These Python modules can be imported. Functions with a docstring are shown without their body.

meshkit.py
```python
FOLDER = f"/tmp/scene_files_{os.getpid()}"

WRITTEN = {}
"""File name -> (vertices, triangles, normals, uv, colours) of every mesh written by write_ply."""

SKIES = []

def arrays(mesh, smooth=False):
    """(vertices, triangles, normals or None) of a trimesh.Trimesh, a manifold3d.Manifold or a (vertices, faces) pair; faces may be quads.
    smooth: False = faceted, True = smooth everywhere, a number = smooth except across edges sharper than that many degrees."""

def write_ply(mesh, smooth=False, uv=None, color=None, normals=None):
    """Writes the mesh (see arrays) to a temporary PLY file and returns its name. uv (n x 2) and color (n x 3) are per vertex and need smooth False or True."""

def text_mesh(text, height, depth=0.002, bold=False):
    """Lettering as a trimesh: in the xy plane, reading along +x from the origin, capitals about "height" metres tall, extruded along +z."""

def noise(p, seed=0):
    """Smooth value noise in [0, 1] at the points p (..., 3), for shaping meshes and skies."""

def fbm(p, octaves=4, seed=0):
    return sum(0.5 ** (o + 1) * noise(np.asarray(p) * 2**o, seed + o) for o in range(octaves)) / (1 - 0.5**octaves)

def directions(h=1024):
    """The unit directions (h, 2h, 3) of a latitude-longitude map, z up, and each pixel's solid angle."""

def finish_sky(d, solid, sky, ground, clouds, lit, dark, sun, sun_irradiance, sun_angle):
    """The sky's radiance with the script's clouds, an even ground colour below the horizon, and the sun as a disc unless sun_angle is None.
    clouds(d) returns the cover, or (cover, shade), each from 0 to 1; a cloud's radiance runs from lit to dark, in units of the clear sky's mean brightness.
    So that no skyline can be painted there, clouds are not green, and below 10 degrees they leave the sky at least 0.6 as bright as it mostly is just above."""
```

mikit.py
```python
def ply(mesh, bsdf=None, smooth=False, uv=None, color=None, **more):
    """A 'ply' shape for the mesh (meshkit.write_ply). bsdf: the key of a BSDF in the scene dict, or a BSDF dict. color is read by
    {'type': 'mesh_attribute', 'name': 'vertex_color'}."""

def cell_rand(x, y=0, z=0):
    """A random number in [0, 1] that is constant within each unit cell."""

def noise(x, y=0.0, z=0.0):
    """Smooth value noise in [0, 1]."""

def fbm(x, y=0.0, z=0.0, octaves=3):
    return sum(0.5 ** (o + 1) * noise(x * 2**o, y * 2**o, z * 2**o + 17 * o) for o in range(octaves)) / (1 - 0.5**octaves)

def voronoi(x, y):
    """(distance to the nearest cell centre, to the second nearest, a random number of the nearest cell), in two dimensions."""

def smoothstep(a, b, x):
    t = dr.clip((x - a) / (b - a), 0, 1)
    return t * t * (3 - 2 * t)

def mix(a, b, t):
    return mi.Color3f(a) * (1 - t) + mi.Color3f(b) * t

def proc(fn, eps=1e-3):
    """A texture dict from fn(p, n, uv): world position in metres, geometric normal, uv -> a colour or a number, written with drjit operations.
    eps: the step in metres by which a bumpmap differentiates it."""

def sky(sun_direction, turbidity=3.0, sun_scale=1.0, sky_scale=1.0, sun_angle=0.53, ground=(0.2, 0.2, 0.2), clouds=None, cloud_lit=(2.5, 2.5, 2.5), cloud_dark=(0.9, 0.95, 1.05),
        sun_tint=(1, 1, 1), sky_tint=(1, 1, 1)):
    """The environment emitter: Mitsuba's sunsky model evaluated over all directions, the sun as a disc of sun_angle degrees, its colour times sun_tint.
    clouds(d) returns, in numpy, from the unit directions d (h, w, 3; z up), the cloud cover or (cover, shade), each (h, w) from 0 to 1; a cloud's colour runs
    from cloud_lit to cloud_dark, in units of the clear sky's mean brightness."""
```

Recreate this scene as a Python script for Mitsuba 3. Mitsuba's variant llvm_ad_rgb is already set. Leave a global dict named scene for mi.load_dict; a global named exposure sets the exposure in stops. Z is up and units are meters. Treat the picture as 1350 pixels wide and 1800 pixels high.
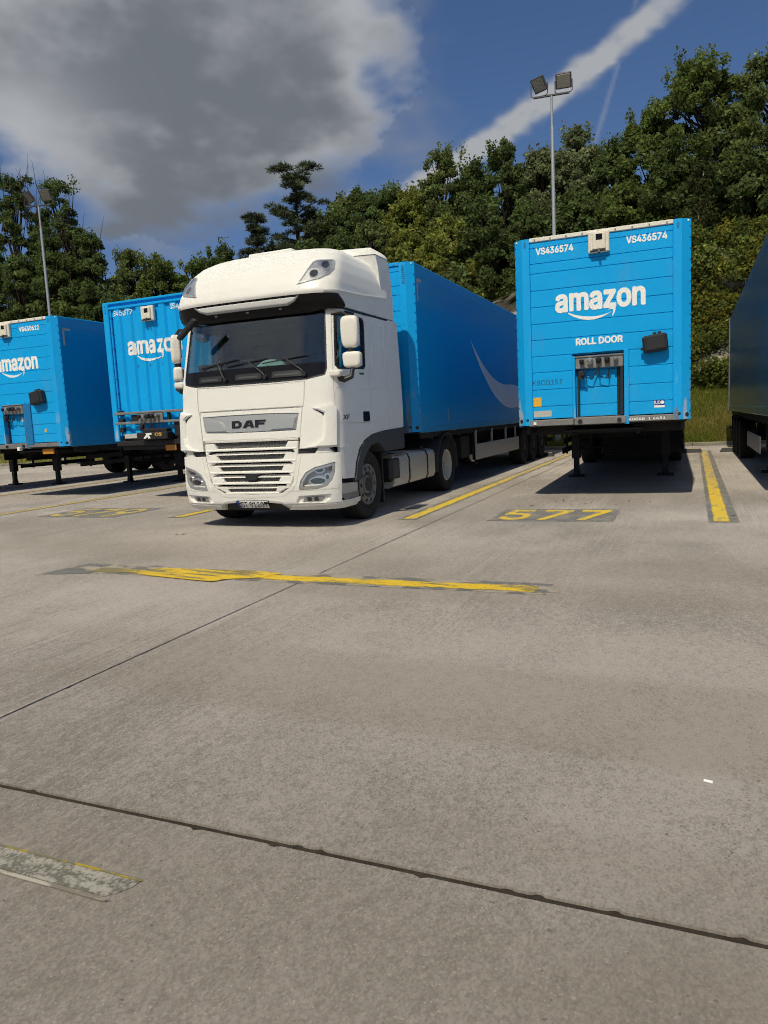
import math, random
import numpy as np, trimesh, mitsuba as mi, drjit as dr, mikit, meshkit
import manifold3d as m3
from mikit import noise, fbm, smoothstep, mix, cell_rand, voronoi
from meshkit import text_mesh
from shapely.geometry import Polygon, LineString, box as sbox
from shapely.affinity import translate as stranslate

T = mi.ScalarTransform4f
scene, labels = {}, {}
random.seed(7)

# ------------------------------------------------------------------ camera, sky, exposure
PITCH, ROLL, YAW, CAMH = 0.1255, -0.0494, 0.4037, 1.409
_fw = np.array([-math.sin(YAW) * math.cos(PITCH), math.cos(YAW) * math.cos(PITCH), -math.sin(PITCH)])
_r = np.array([math.cos(YAW), math.sin(YAW), 0.0])
_u = np.cross(_r, _fw)
_r2 = _r * math.cos(ROLL) + _u * math.sin(ROLL)
_u2 = np.cross(_r2, _fw)
scene['camera'] = {'type': 'perspective', 'fov': 2 * math.degrees(math.atan(675 / 1279.3)), 'fov_axis': 'x', 'near_clip': 0.05, 'far_clip': 3000.0,
                   'to_world': T().look_at(origin=[0, 0, CAMH], target=[float(a) for a in _fw + [0, 0, CAMH]], up=[float(a) for a in _u2])}
SUN = (-0.02, -1.0, 1.2)
exposure = 1.05


def clouds(d):
    az = np.degrees(np.arctan2(d[..., 0], d[..., 1])); el = np.degrees(np.arcsin(np.clip(d[..., 2], -1, 1)))
    q = d / np.maximum(d[..., 2:3] + 0.25, 0.1)
    n1 = meshkit.fbm(q * 4.0 + 3.1, 6, 5); n2 = meshkit.fbm(q * 2.2 + 8.3, 5, 11); n3 = meshkit.fbm(q * 13.0, 5, 23); n4 = meshkit.fbm(q * 42.0, 3, 31)
    # one big cumulus north-west, smaller ones all round
    f = 1 - np.sqrt(((az + 38) / 17.5) ** 2 + ((el - 25.5) / 11.0) ** 2) + (n1 - 0.5) * 0.75 + (n3 - 0.5) * 0.32 + (n4 - 0.5) * 0.08
    big = mikit_ss(-0.12, 0.22, f)
    sh = mikit_ss(-0.05, 0.75, 0.85 * f + (n2 - 0.5) * 1.5 + (n1 - 0.5) * 0.9 + (n3 - 0.5) * 0.5 - 0.03 * (el - 20) + 0.12 - 0.02 * np.clip(az + 26, 0, 12))
    sh = 0.12 + 0.88 * sh
    sh = sh * (1 - 0.75 * np.exp(-((az + 47) / 4.5) ** 2 - ((el - 20) / 3.5) ** 2))
    wisp = 0.60 * mikit_ss(0.47, 0.74, n1 + 0.12 * (n3 - 0.5)) * mikit_ss(-52, -40, az) * (1 - mikit_ss(-22, -13, az)) * (1 - mikit_ss(30, 40, el))
    far = (1 - mikit_ss(-70, -56, az) * (1 - mikit_ss(14, 30, az))) * (el > -5)
    other = mikit_ss(0.44, 0.58, n2) * far
    # two vapour trails
    def trail(a0, e0, a1, e1, w, amp, lo, hi):
        c = math.cos(math.radians(21)); dx, dy = (a1 - a0) * c, e1 - e0; L = math.hypot(dx, dy)
        px, py = (az - a0) * c, el - e0
        t = (px * dx + py * dy) / L; s = (px * -dy + py * dx) / L
        ww = w * (0.55 + 0.6 * n3 + 0.55 * n4)
        return amp * np.exp(-np.abs(s / ww) ** 3.6) * mikit_ss(lo, lo + 3, t) * (1 - mikit_ss(hi, hi + 6, t)) * (0.42 + 0.45 * n1 + 1.1 * (n3 - 0.3) + 0.9 * (n4 - 0.4)) * (np.abs(az) < 80)
    tr = trail(-19.2, 16.6, -1.4, 25.6, 0.68, 1.3, -4, 45)
    tr2 = trail(-6.5, 18.3, -4.4, 23.9, 0.13, 0.22, -2, 8)
    cover = np.maximum.reduce([big, wisp, other * 0.85, tr, tr2])
    shade = np.where(big >= np.maximum(tr, wisp), sh, np.where(tr > wisp, 0.22, 0.62))
    return np.clip(cover, 0, 1), np.clip(shade, 0, 1)


def mikit_ss(a, b, x):
    t = np.clip((x - a) / (b - a), 0, 1)
    return t * t * (3 - 2 * t)


scene['sky'] = mikit.sky(SUN, turbidity=3.0, sky_scale=0.8, clouds=clouds, cloud_lit=(2.7, 2.8, 2.95), cloud_dark=(0.95, 1.06, 1.22), sun_tint=(1.05, 1.16, 1.20), sky_tint=(0.9, 1.0, 1.2))

# ------------------------------------------------------------------ materials
def bs(name, base, rough=0.5, spec=0.5, metal=0.0, bump=None, two=False, **k):
    col = {'type': 'rgb', 'value': list(base)} if isinstance(base, (tuple, list)) else (mikit.proc(base) if callable(base) else base)
    b = {'type': 'principled', 'base_color': col, 'roughness': mikit.proc(rough) if callable(rough) else rough, 'specular': spec, 'metallic': metal, **k}
    if bump: b = {'type': 'bumpmap', 'nested': b, 'bump_texture': mikit.proc(bump[0], bump[1]), 'scale': bump[2]}
    if two: b = {'type': 'twosided', 'nested': b}
    scene[name] = b


def white_fn(p, n, uv):
    g = fbm(p.x * 2.1, p.y * 2.1, p.z * 3.0)
    low = smoothstep(1.0, 0.25, p.z) * noise(p.x * 9, p.y * 9, p.z * 5)
    return mix((0.80, 0.785, 0.745), (0.69, 0.675, 0.635), g * 0.35 + low * 0.55)
bs('white_paint', white_fn, 0.38, 0.35, clearcoat=0.25, clearcoat_gloss=0.7)
bs('white_plastic', (0.74, 0.71, 0.64), 0.45)
bs('white_print', (0.84, 0.84, 0.82), 0.5)
bs('cream_plastic', (0.70, 0.66, 0.55), 0.45)


def blue_fn(p, n, uv):
    g = fbm(p.x * 1.7, p.y * 1.7, p.z * 2.3)
    dirt = smoothstep(0.62, 0.9, fbm(p.x * 6, p.y * 6, p.z * 1.2)) * 0.35 + smoothstep(1.9, 1.15, p.z) * 0.22 * noise(p.x * 14, p.y * 14, p.z * 3)
    return mix(mix((0.004, 0.385, 0.85), (0.004, 0.35, 0.80), g), (0.09, 0.32, 0.55), dirt * 0.8)
bs('blue_panel', blue_fn, 0.45, 0.2)


def post_fn(p, n, uv):
    base = blue_fn(p, n, uv)
    scuff = smoothstep(0.60, 0.74, fbm(p.x * 9, p.y * 9, p.z * 2.2)) * smoothstep(2.1, 1.25, p.z)
    rust = smoothstep(0.60, 0.72, fbm(p.x * 7 + 5, p.y * 7, p.z * 1.6 + 3)) * smoothstep(2.0, 1.3, p.z)
    return mix(mix(base, (0.42, 0.47, 0.5), scuff * 0.8), (0.20, 0.13, 0.08), rust * 0.7)
bs('blue_post', post_fn, 0.45, 0.25)


def side_fn(p, n, uv):
    g = fbm(p.y * 0.7, p.x, p.z * 1.3)
    d = smoothstep(1.9, 1.2, p.z) * (0.25 + 0.5 * noise(p.y * 3, p.x, p.z * 9))
    return mix(mix((0.003, 0.36, 0.78), (0.003, 0.33, 0.73), g), (0.16, 0.28, 0.36), d * 0.4)
bs('blue_side', side_fn, 0.2, 0.5, bump=(lambda p, n, uv: fbm(p.y * 0.8, p.x * 0.8, p.z * 0.9, 2), 0.01, 0.012))
bs('blue_dark', (0.004, 0.16, 0.40), 0.5)
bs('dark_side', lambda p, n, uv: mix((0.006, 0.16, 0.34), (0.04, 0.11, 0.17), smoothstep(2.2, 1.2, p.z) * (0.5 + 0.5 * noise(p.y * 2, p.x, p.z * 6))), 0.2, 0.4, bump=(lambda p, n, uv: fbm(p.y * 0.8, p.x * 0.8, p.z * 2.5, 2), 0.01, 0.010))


def steel_fn(p, n, uv):
    return mix((0.34, 0.34, 0.33), (0.20, 0.19, 0.18), fbm(p.x * 8, p.y * 8, p.z * 8))
bs('dull_steel', steel_fn, 0.5, 0.5, 0.5)
bs('galvanised', (0.42, 0.44, 0.46), 0.45, 0.5, 0.55)
bs('bright_metal', (0.62, 0.62, 0.61), 0.3, 0.5, 0.9)
bs('silver_paint', (0.42, 0.43, 0.44), 0.4, 0.5, 0.35)
bs('alloy_panel', (0.52, 0.51, 0.48), 0.42, 0.5, 0.2)
bs('alloy_tank', (0.55, 0.54, 0.50), 0.38, 0.5, 0.3)
bs('chassis_black', (0.012, 0.012, 0.013), 0.6)
bs('black_plastic', (0.018, 0.018, 0.020), 0.45)
bs('grey_plastic', (0.055, 0.058, 0.062), 0.55)
bs('gloss_black', (0.007, 0.007, 0.009), 0.16, 0.25)
bs('rubber', lambda p, n, uv: mix((0.016, 0.016, 0.016), (0.035, 0.033, 0.030), fbm(p.x * 6, p.y * 6, p.z * 6)), 0.85, 0.3)
bs('rim_grey', (0.20, 0.195, 0.185), 0.5, 0.5, 0.2)
bs('rim_dark', (0.045, 0.043, 0.04), 0.6)
bs('rim_light', (0.60, 0.58, 0.52), 0.5, 0.5, 0.1)
bs('hub_dark', (0.03, 0.03, 0.03), 0.6)
bs('interior_dark', (0.012, 0.012, 0.014), 0.8)
bs('interior_grey', (0.035, 0.036, 0.038), 0.8)
bs('chrome', (0.82, 0.82, 0.82), 0.22, 0.5, 0.9)
bs('lamp_inner', (0.30, 0.30, 0.30), 0.3, 0.5, 0.4)
bs('lamp_lens', (0.06, 0.065, 0.07), 0.15, 0.5, 0.5)
bs('orange_paint', (0.55, 0.22, 0.02), 0.5)
bs('yellow_print', (0.75, 0.42, 0.04), 0.5)
bs('red_plastic', (0.45, 0.02, 0.02), 0.4)
bs('amber_plastic', (0.6, 0.2, 0.02), 0.35)
bs('navy_print', (0.01, 0.03, 0.22), 0.4)
bs('green_print', (0.02, 0.12, 0.05), 0.5)
bs('cyan_cloth', (0.42, 0.60, 0.60), 0.9)
bs('ink', (0.015, 0.05, 0.11), 0.6)
bs('letter_black', (0.012, 0.012, 0.013), 0.35)
bs('plate_white', (0.72, 0.72, 0.70), 0.4)
bs('glass_grey', (0.22, 0.20, 0.16), 0.3, 0.5)
bs('pale_print', (0.45, 0.46, 0.44), 0.6)
scene['window_glass'] = {'type': 'thindielectric', 'int_ior': 1.5, 'specular_transmittance': {'type': 'rgb', 'value': [0.74, 0.80, 0.78]}}
scene['lens_glass'] = {'type': 'thindielectric', 'int_ior': 1.5}
bs('mirror_glass', (0.7, 0.72, 0.74), 0.05, 0.5, 1.0)


def mesh_fn(p, n, uv):
    k = 85.0
    d1, d2, c = voronoi(p.x * k * 0.5, p.z * k)
    return mix((0.012, 0.012, 0.012), (0.16, 0.155, 0.15), smoothstep(0.28, 0.12, d2 - d1))
bs('grille_mesh', mesh_fn, 0.5)


def conc_fn(p, n, uv):
    big = fbm(p.x * 0.35, p.y * 0.5, 0.0, 4)
    mid = fbm(p.x * 2.3 + 9, p.y * 1.4, 3.0, 4)
    fine = fbm(p.x * 38, p.y * 30, 1.0, 3)
    grit = 0.55 * noise(p.x * 150, p.y * 110, 2.0) + 0.45 * noise(p.x * 330, p.y * 250, 4.0)
    brush = noise(p.x * 95 + 0.6 * noise(p.x * 3, p.y * 0.5), p.y * 1.1, 5.0)
    rad = dr.sqrt(dr.square(p.x + 9.0) + dr.square(p.y - 13.0)); arc = noise(rad * 2.4 + 0.8 * noise(p.x * 0.4, p.y * 0.4), 0.0, 12.0)
    slab = cell_rand(dr.floor((p.x + 3.245) / 8.0), dr.floor((p.y + 4.03) / 6.0), 3)
    t = 0.5 + (big - 0.5) * 1.1 + (mid - 0.5) * 0.65 + (fine - 0.5) * 0.6 + (grit - 0.5) * 1.3 + (brush - 0.5) * 0.55 * smoothstep(0.35, 0.6, fbm(p.x * 0.8, p.y * 0.3, 4.0)) + (slab - 0.5) * 0.16 + (arc - 0.5) * 0.28 * smoothstep(0.4, 0.6, fbm(p.x * 0.5 + 5, p.y * 0.5, 3.0))
    c = mix((0.183, 0.163, 0.145), (0.346, 0.312, 0.284), dr.clip(t, 0, 1))
    # tyre-dark lanes along the driving aisle, pits and pale specks
    lane = smoothstep(0.45, 0.62, fbm(p.x * 0.12, p.y * 0.9 + 2.0, 7.0, 3)) * smoothstep(11.0, 6.0, p.y)
    c = mix(c, (0.195, 0.166, 0.132), lane * 0.30)
    sx = p.x + 0.012 * noise(p.x * 50, p.y * 50); sy = p.y + 0.012 * noise(p.x * 50, p.y * 50, 8.0)
    v1, v2, r = voronoi(sx * 17, sy * 17)
    pit = smoothstep(0.02, 0.0, v1 - 0.035 - 0.05 * cell_rand(dr.floor(sx * 9), dr.floor(sy * 9))) * smoothstep(0.88, 0.90, r)
    v1b, v2b, rb = voronoi(sx * 75 + 3, sy * 75)
    pit2 = smoothstep(0.28, 0.10, v1b) * smoothstep(0.80, 0.88, rb) * smoothstep(0.42, 0.55, fbm(p.x * 1.7, p.y * 1.7, 6.0))
    pale = smoothstep(0.30, 0.14, v1b) * smoothstep(0.12, 0.06, rb)
    c = mix(c, (0.075, 0.065, 0.052), dr.maximum(pit * 0.55, pit2 * 0.5))
    c = mix(c, (0.50, 0.46, 0.39), pale * 0.4)
    stain = smoothstep(0.66, 0.78, fbm(p.x * 0.55 + 31, p.y * 0.55 + 7, 9.0, 4))
    return mix(c, (0.17, 0.148, 0.12), stain * 0.35)


def conc_h(p, n, uv):
    return 0.6 * noise(p.x * 95, p.y * 1.1, 5.0) + 0.9 * fbm(p.x * 60, p.y * 60, 0.0, 3)
bs('concrete', conc_fn, 0.88, 0.25, bump=(conc_h, 0.002, 0.0016))
bs('joint_dirt', lambda p, n, uv: mix((0.028, 0.024, 0.020), (0.062, 0.054, 0.043), fbm(p.x * 30, p.y * 30)), 0.95, 0.1)
bs('kerb_stone', lambda p, n, uv: mix((0.17, 0.16, 0.13), (0.30, 0.28, 0.23), fbm(p.x * 3, p.y * 5, p.z * 8)), 0.9, 0.2)


def yellow_fn(p, n, uv):
    c = mix((0.60, 0.41, 0.035), (0.47, 0.335, 0.06), fbm(p.x * 7, p.y * 5))
    streak = fbm(p.x * 16, p.y * 5.0, 2.0, 4)
    far = smoothstep(11.5, 18.0, p.y)
    worn = smoothstep(0.60 - 0.16 * far, 0.74, streak + 0.22 * (fbm(p.x * 40, p.y * 40) - 0.5)) + 0.55 * smoothstep(-7.0, -9.5, p.x)
    return mix(c, (0.27, 0.235, 0.17), dr.clip(worn * 0.72 + far * 0.45, 0, 0.93))
bs('yellow_line_paint', yellow_fn, 0.7, 0.3)


def yellow2_fn(p, n, uv):
    c = mix((0.64, 0.43, 0.025), (0.55, 0.37, 0.03), fbm(p.x * 7, p.y * 5))
    streak = fbm(p.x * 3.0 + 4.0, p.y * 42 + p.x * 5.0, 2.0, 4)
    worn = smoothstep(0.50, 0.62, streak + 0.3 * smoothstep(-4.7, -5.7, p.x) + 0.18 * smoothstep(-1.7, -1.1, p.x) + 0.2 * (fbm(p.x * 30, p.y * 60) - 0.5))
    return mix(c, (0.12, 0.115, 0.085), worn * 0.85)
bs('yellow_worn_paint', yellow2_fn, 0.7, 0.3)


def grey_fn(p, n, uv):
    c = mix((0.105, 0.104, 0.102), (0.165, 0.158, 0.146), fbm(p.x * 6, p.y * 9))
    gap = smoothstep(0.48, 0.62, fbm(p.x * 7 + 9, p.y * 9, 1.0, 4)) * (1 - 0.65 * smoothstep(8.0, 9.4, p.y))
    return mix(c, (0.31, 0.268, 0.213), gap * 0.92)
bs('blackout_paint', grey_fn, 0.75, 0.3)


def old_fn(p, n, uv):
    a = fbm(p.x * 16, p.y * 40, 0.0, 3); b = fbm(p.x * 110, p.y * 110, 2.0, 3)
    return mix((0.15, 0.142, 0.118), (0.38, 0.36, 0.31), smoothstep(0.34, 0.68, a * 0.45 + b * 0.55))
bs('old_paint', old_fn, 0.8, 0.2)
bs('pale_paint', lambda p, n, uv: mix((0.22, 0.20, 0.165), (0.44, 0.41, 0.35), smoothstep(0.35, 0.6, fbm(p.x * 12, p.y * 40))), 0.8, 0.2)
bs('thin_yellow_paint', lambda p, n, uv: mix((0.20, 0.185, 0.13), (0.40, 0.30, 0.03), smoothstep(0.35, 0.6, fbm(p.x * 18, p.y * 60))), 0.8, 0.2)
bs('verge_soil', lambda p, n, uv: mix((0.11, 0.105, 0.035), (0.17, 0.15, 0.055), fbm(p.x * 3, p.y * 3, p.z * 3)), 0.95, 0.1)


def rock_fn(p, n, uv):
    s = fbm(p.x * 0.9, p.y * 0.9, p.z * 2.6, 5)
    c = mix((0.06, 0.054, 0.045), (0.28, 0.255, 0.22), smoothstep(0.3, 0.7, s))
    moss = smoothstep(0.46, 0.60, fbm(p.x * 1.1 + 3, p.y * 1.1, p.z * 0.9, 4))
    return mix(c, (0.035, 0.040, 0.014), moss * 0.8)
bs('rock', rock_fn, 0.95, 0.15)
bs('woodland_soil', lambda p, n, uv: mix((0.020, 0.019, 0.009), (0.036, 0.038, 0.014), fbm(p.x, p.y, p.z)), 0.95, 0.1)
bs('bark', lambda p, n, uv: mix((0.022, 0.018, 0.013), (0.06, 0.050, 0.038), fbm(p.x * 9, p.y * 9, p.z * 1.6)), 0.95, 0.1)
bs('birch_bark', lambda p, n, uv: mix((0.10, 0.09, 0.07), (0.42, 0.40, 0.34), fbm(p.x * 4, p.y * 4, p.z * 9)), 0.9, 0.1)
scene['leaf'] = {'type': 'principledthin', 'base_color': {'type': 'mesh_attribute', 'name': 'vertex_color'}, 'roughness': 0.55, 'diff_trans': 1.05, 'spec_trans': 0.0}
scene['needle'] = {'type': 'twosided', 'nested': {'type': 'diffuse', 'reflectance': {'type': 'mesh_attribute', 'name': 'vertex_color'}}}

# ------------------------------------------------------------------ helpers
def pl(mesh, mat, smooth=30): return mikit.ply(mesh, mat, smooth)


def put(name, mesh, mat=None, parent=None, smooth=30, M=None, label=None):
    """one entry of the scene; a taken key gets the next number"""
    base = f'{parent}__{name}' if parent else name
    key, i = base, 1
    while key in scene or any(k.startswith(key + '__') for k in USED.get(key, ())):
        key = f'{base}_{i:03d}'; i += 1
    d = mesh if isinstance(mesh, dict) else mikit.ply(mesh, mat, smooth)
    scene[key] = {**d, 'to_world': M} if M is not None else d
    if label: labels[key] = {'label': label}
    return key


USED = {}


def tag(key, label, cat=None, group=None, kind=None):
    labels[key] = {'label': label}
    if cat: labels[key]['category'] = cat
    if group: labels[key]['group'] = group
    if kind: labels[key]['kind'] = kind


def cat(ms):
    vs, fs, n = [], [], 0
    for m in ms:
        v, f = (np.asarray(m.vertices), np.asarray(m.faces)) if hasattr(m, 'vertices') else m
        vs.append(v); fs.append(f + n); n += len(v)
    return np.vstack(vs), np.vstack(fs)


_q = np.array([[i, j, k] for i in (-1, 1) for j in (-1, 1) for k in (-1, 1)], float)
_c = np.vstack([np.c_[_q[:, :1] * 1.0, _q[:, 1:] * 0.9], np.c_[_q[:, 0] * 0.9, _q[:, 1], _q[:, 2] * 0.9], np.c_[_q[:, :2] * 0.9, _q[:, 2:]]])
_h = trimesh.convex.convex_hull(_c)
_hv, _hf = np.array(_h.vertices), np.array(_h.faces)


def bx(x0, x1, y0, y1, z0, z1, c=0.006):
    """box with chamfered edges"""
    lo, hi = np.array([x0, y0, z0], float), np.array([x1, y1, z1], float)
    s = (hi - lo) / 2; c = min(c, 0.45 * s.min())
    v = np.where(np.abs(_hv) > 0.95, np.sign(_hv) * s, np.sign(_hv) * (s - c)) + (lo + hi) / 2
    return v, _hf


def tube(pts, r, sides=10, cap=True):
    p = np.asarray(pts, float); r = np.broadcast_to(np.asarray(r, float), (len(p),))
    t = np.gradient(p, axis=0); t /= np.linalg.norm(t, axis=1, keepdims=True) + 1e-12
    a = np.cross(t[0], [0.3, 0.2, 0.93]);
    if np.linalg.norm(a) < 0.2: a = np.cross(t[0], [1, 0, 0])
    A = []
    for k in range(len(p)):
        a = a - t[k] * (a @ t[k]); a /= np.linalg.norm(a) + 1e-12; A.append(a)
    A = np.array(A); B = np.cross(t, A); g = np.arange(sides) * 2 * np.pi / sides
    v = p[:, None] + r[:, None, None] * (np.cos(g)[None, :, None] * A[:, None] + np.sin(g)[None, :, None] * B[:, None])
    i, j = np.meshgrid(np.arange(len(p) - 1), np.arange(sides), indexing='ij')
    q = np.stack([i * sides + j, i * sides + (j + 1) % sides, (i + 1) * sides + (j + 1) % sides, (i + 1) * sides + j], -1).reshape(-1, 4)
    f = np.vstack([q[:, [0, 1, 2]], q[:, [0, 2, 3]]]); v = v.reshape(-1, 3)
    if cap:
        n = len(v); v = np.vstack([v, p[0], p[-1]]); k = np.arange(sides); k2 = (k + 1) % sides; b = (len(p) - 1) * sides
        f = np.vstack([f, np.c_[np.full(sides, n), k2, k], np.c_[np.full(sides, n + 1), b + k, b + k2]])
    return v, f


def lathe_x(prof, n=40):
    prof = prof[::-1]
    """profile of (x, radius) turned about the x axis"""
    prof = np.asarray(prof, float); g = np.arange(n) * 2 * np.pi / n
    v = np.stack([np.broadcast_to(prof[:, :1], (len(prof), n)), prof[:, 1:] * np.cos(g), prof[:, 1:] * np.sin(g)], -1).reshape(-1, 3)
    i, j = np.meshgrid(np.arange(len(prof) - 1), np.arange(n), indexing='ij')
    q = np.stack([i * n + j, (i + 1) * n + j, (i + 1) * n + (j + 1) % n, i * n + (j + 1) % n], -1).reshape(-1, 4)
    return v, np.vstack([q[:, [0, 1, 2]], q[:, [0, 2, 3]]])


def ext(poly, h):
    if not isinstance(poly, Polygon) and not hasattr(poly, 'geoms'): poly = Polygon(poly)
    gs = getattr(poly, 'geoms', [poly])
    return cat([trimesh.creation.extrude_polygon(g, h, engine='earcut') for g in gs])


def xz(m, y):
    """(a, b, c) drawn flat with c out of the page -> x, z on a wall facing -y whose surface is at y"""
    v, f = (np.asarray(m.vertices), np.asarray(m.faces)) if hasattr(m, 'vertices') else m
    return np.c_[v[:, 0], y - v[:, 2], v[:, 1]], f


def yz(m, x):
    """-> y, z on a wall facing +x whose surface is at x"""
    v, f = (np.asarray(m.vertices), np.asarray(m.faces)) if hasattr(m, 'vertices') else m
    return np.c_[x + v[:, 2], v[:, 0], v[:, 1]], f


def mv(m, x=0, y=0, z=0, s=1.0, rz=0, rx=0, ry=0):
    v, f = (np.asarray(m.vertices), np.asarray(m.faces)) if hasattr(m, 'vertices') else m
    v = v * np.asarray(s)
    for ang, (a, b) in ((rx, (1, 2)), (ry, (2, 0)), (rz, (0, 1))):
        if ang:
            c, sn = math.cos(ang), math.sin(ang); w = v.copy()
            w[:, a], w[:, b] = c * v[:, a] - sn * v[:, b], sn * v[:, a] + c * v[:, b]; v = w
    f = f[:, ::-1] if np.prod(np.broadcast_to(np.asarray(s), 3)) < 0 else f
    return v + [x, y, z], f


def text(s, height, width=None, bold=True, depth=0.004):
    m = text_mesh(s, height, depth, bold)
    v = np.array(m.vertices); v[:, 0] -= (v[:, 0].min() + v[:, 0].max()) / 2
    if width: v[:, 0] *= width / np.ptp(v[:, 0])
    return v, np.array(m.faces)


def place(x, y, z=0, rz=0.0): return T().translate([x, y, z]).rotate([0, 0, 1], math.degrees(rz))
#PART2
# ------------------------------------------------------------------ ground: concrete slabs on a base sheet
put('ground', (np.array([[-400, -120, -0.010], [400, -120, -0.010], [400, 500, -0.010], [-400, 500, -0.010]], float), np.array([[0, 1, 2], [0, 2, 3]])), 'joint_dirt', smooth=False)
tag('ground', 'yard of pale brushed concrete slabs with dark joints', kind='structure')
XE = [-59.245, -51.245, -43.245, -35.245, -27.245, -19.245, -11.245, -3.245, 4.755, 12.755, 20.755, 28.755]
YE = [-10.03, -4.03, 1.97, 7.97, 12.50, 17.05, 22.0, 27.2]
YG = [0.010, 0.010, 0.0150, 0.0022, 0.0022, 0.0022, 0.003, 0.0]
rng = np.random.default_rng(3)


def edge_pts(a, b, n, amp, chips):
    t = np.linspace(0, 1, n)[:-1]; a, b = np.array(a), np.array(b); L = np.linalg.norm(b - a); d = (b - a) / L; nn = np.array([-d[1], d[0]])
    s = (meshkit.noise(np.c_[t * L * 9 + a[0] * 3, np.full(len(t), a[1] * 7), np.zeros(len(t))]) - 0.5) * 2 * amp + np.abs(rng.normal(0, amp * 0.25, len(t)))
    for c in chips:
        s += 0.010 * np.exp(-np.abs((t * L - c) / 0.016) ** 3) * (0.7 + 0.6 * rng.random(len(t)))
    return a + t[:, None] * (b - a) + nn * s[:, None]


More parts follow.
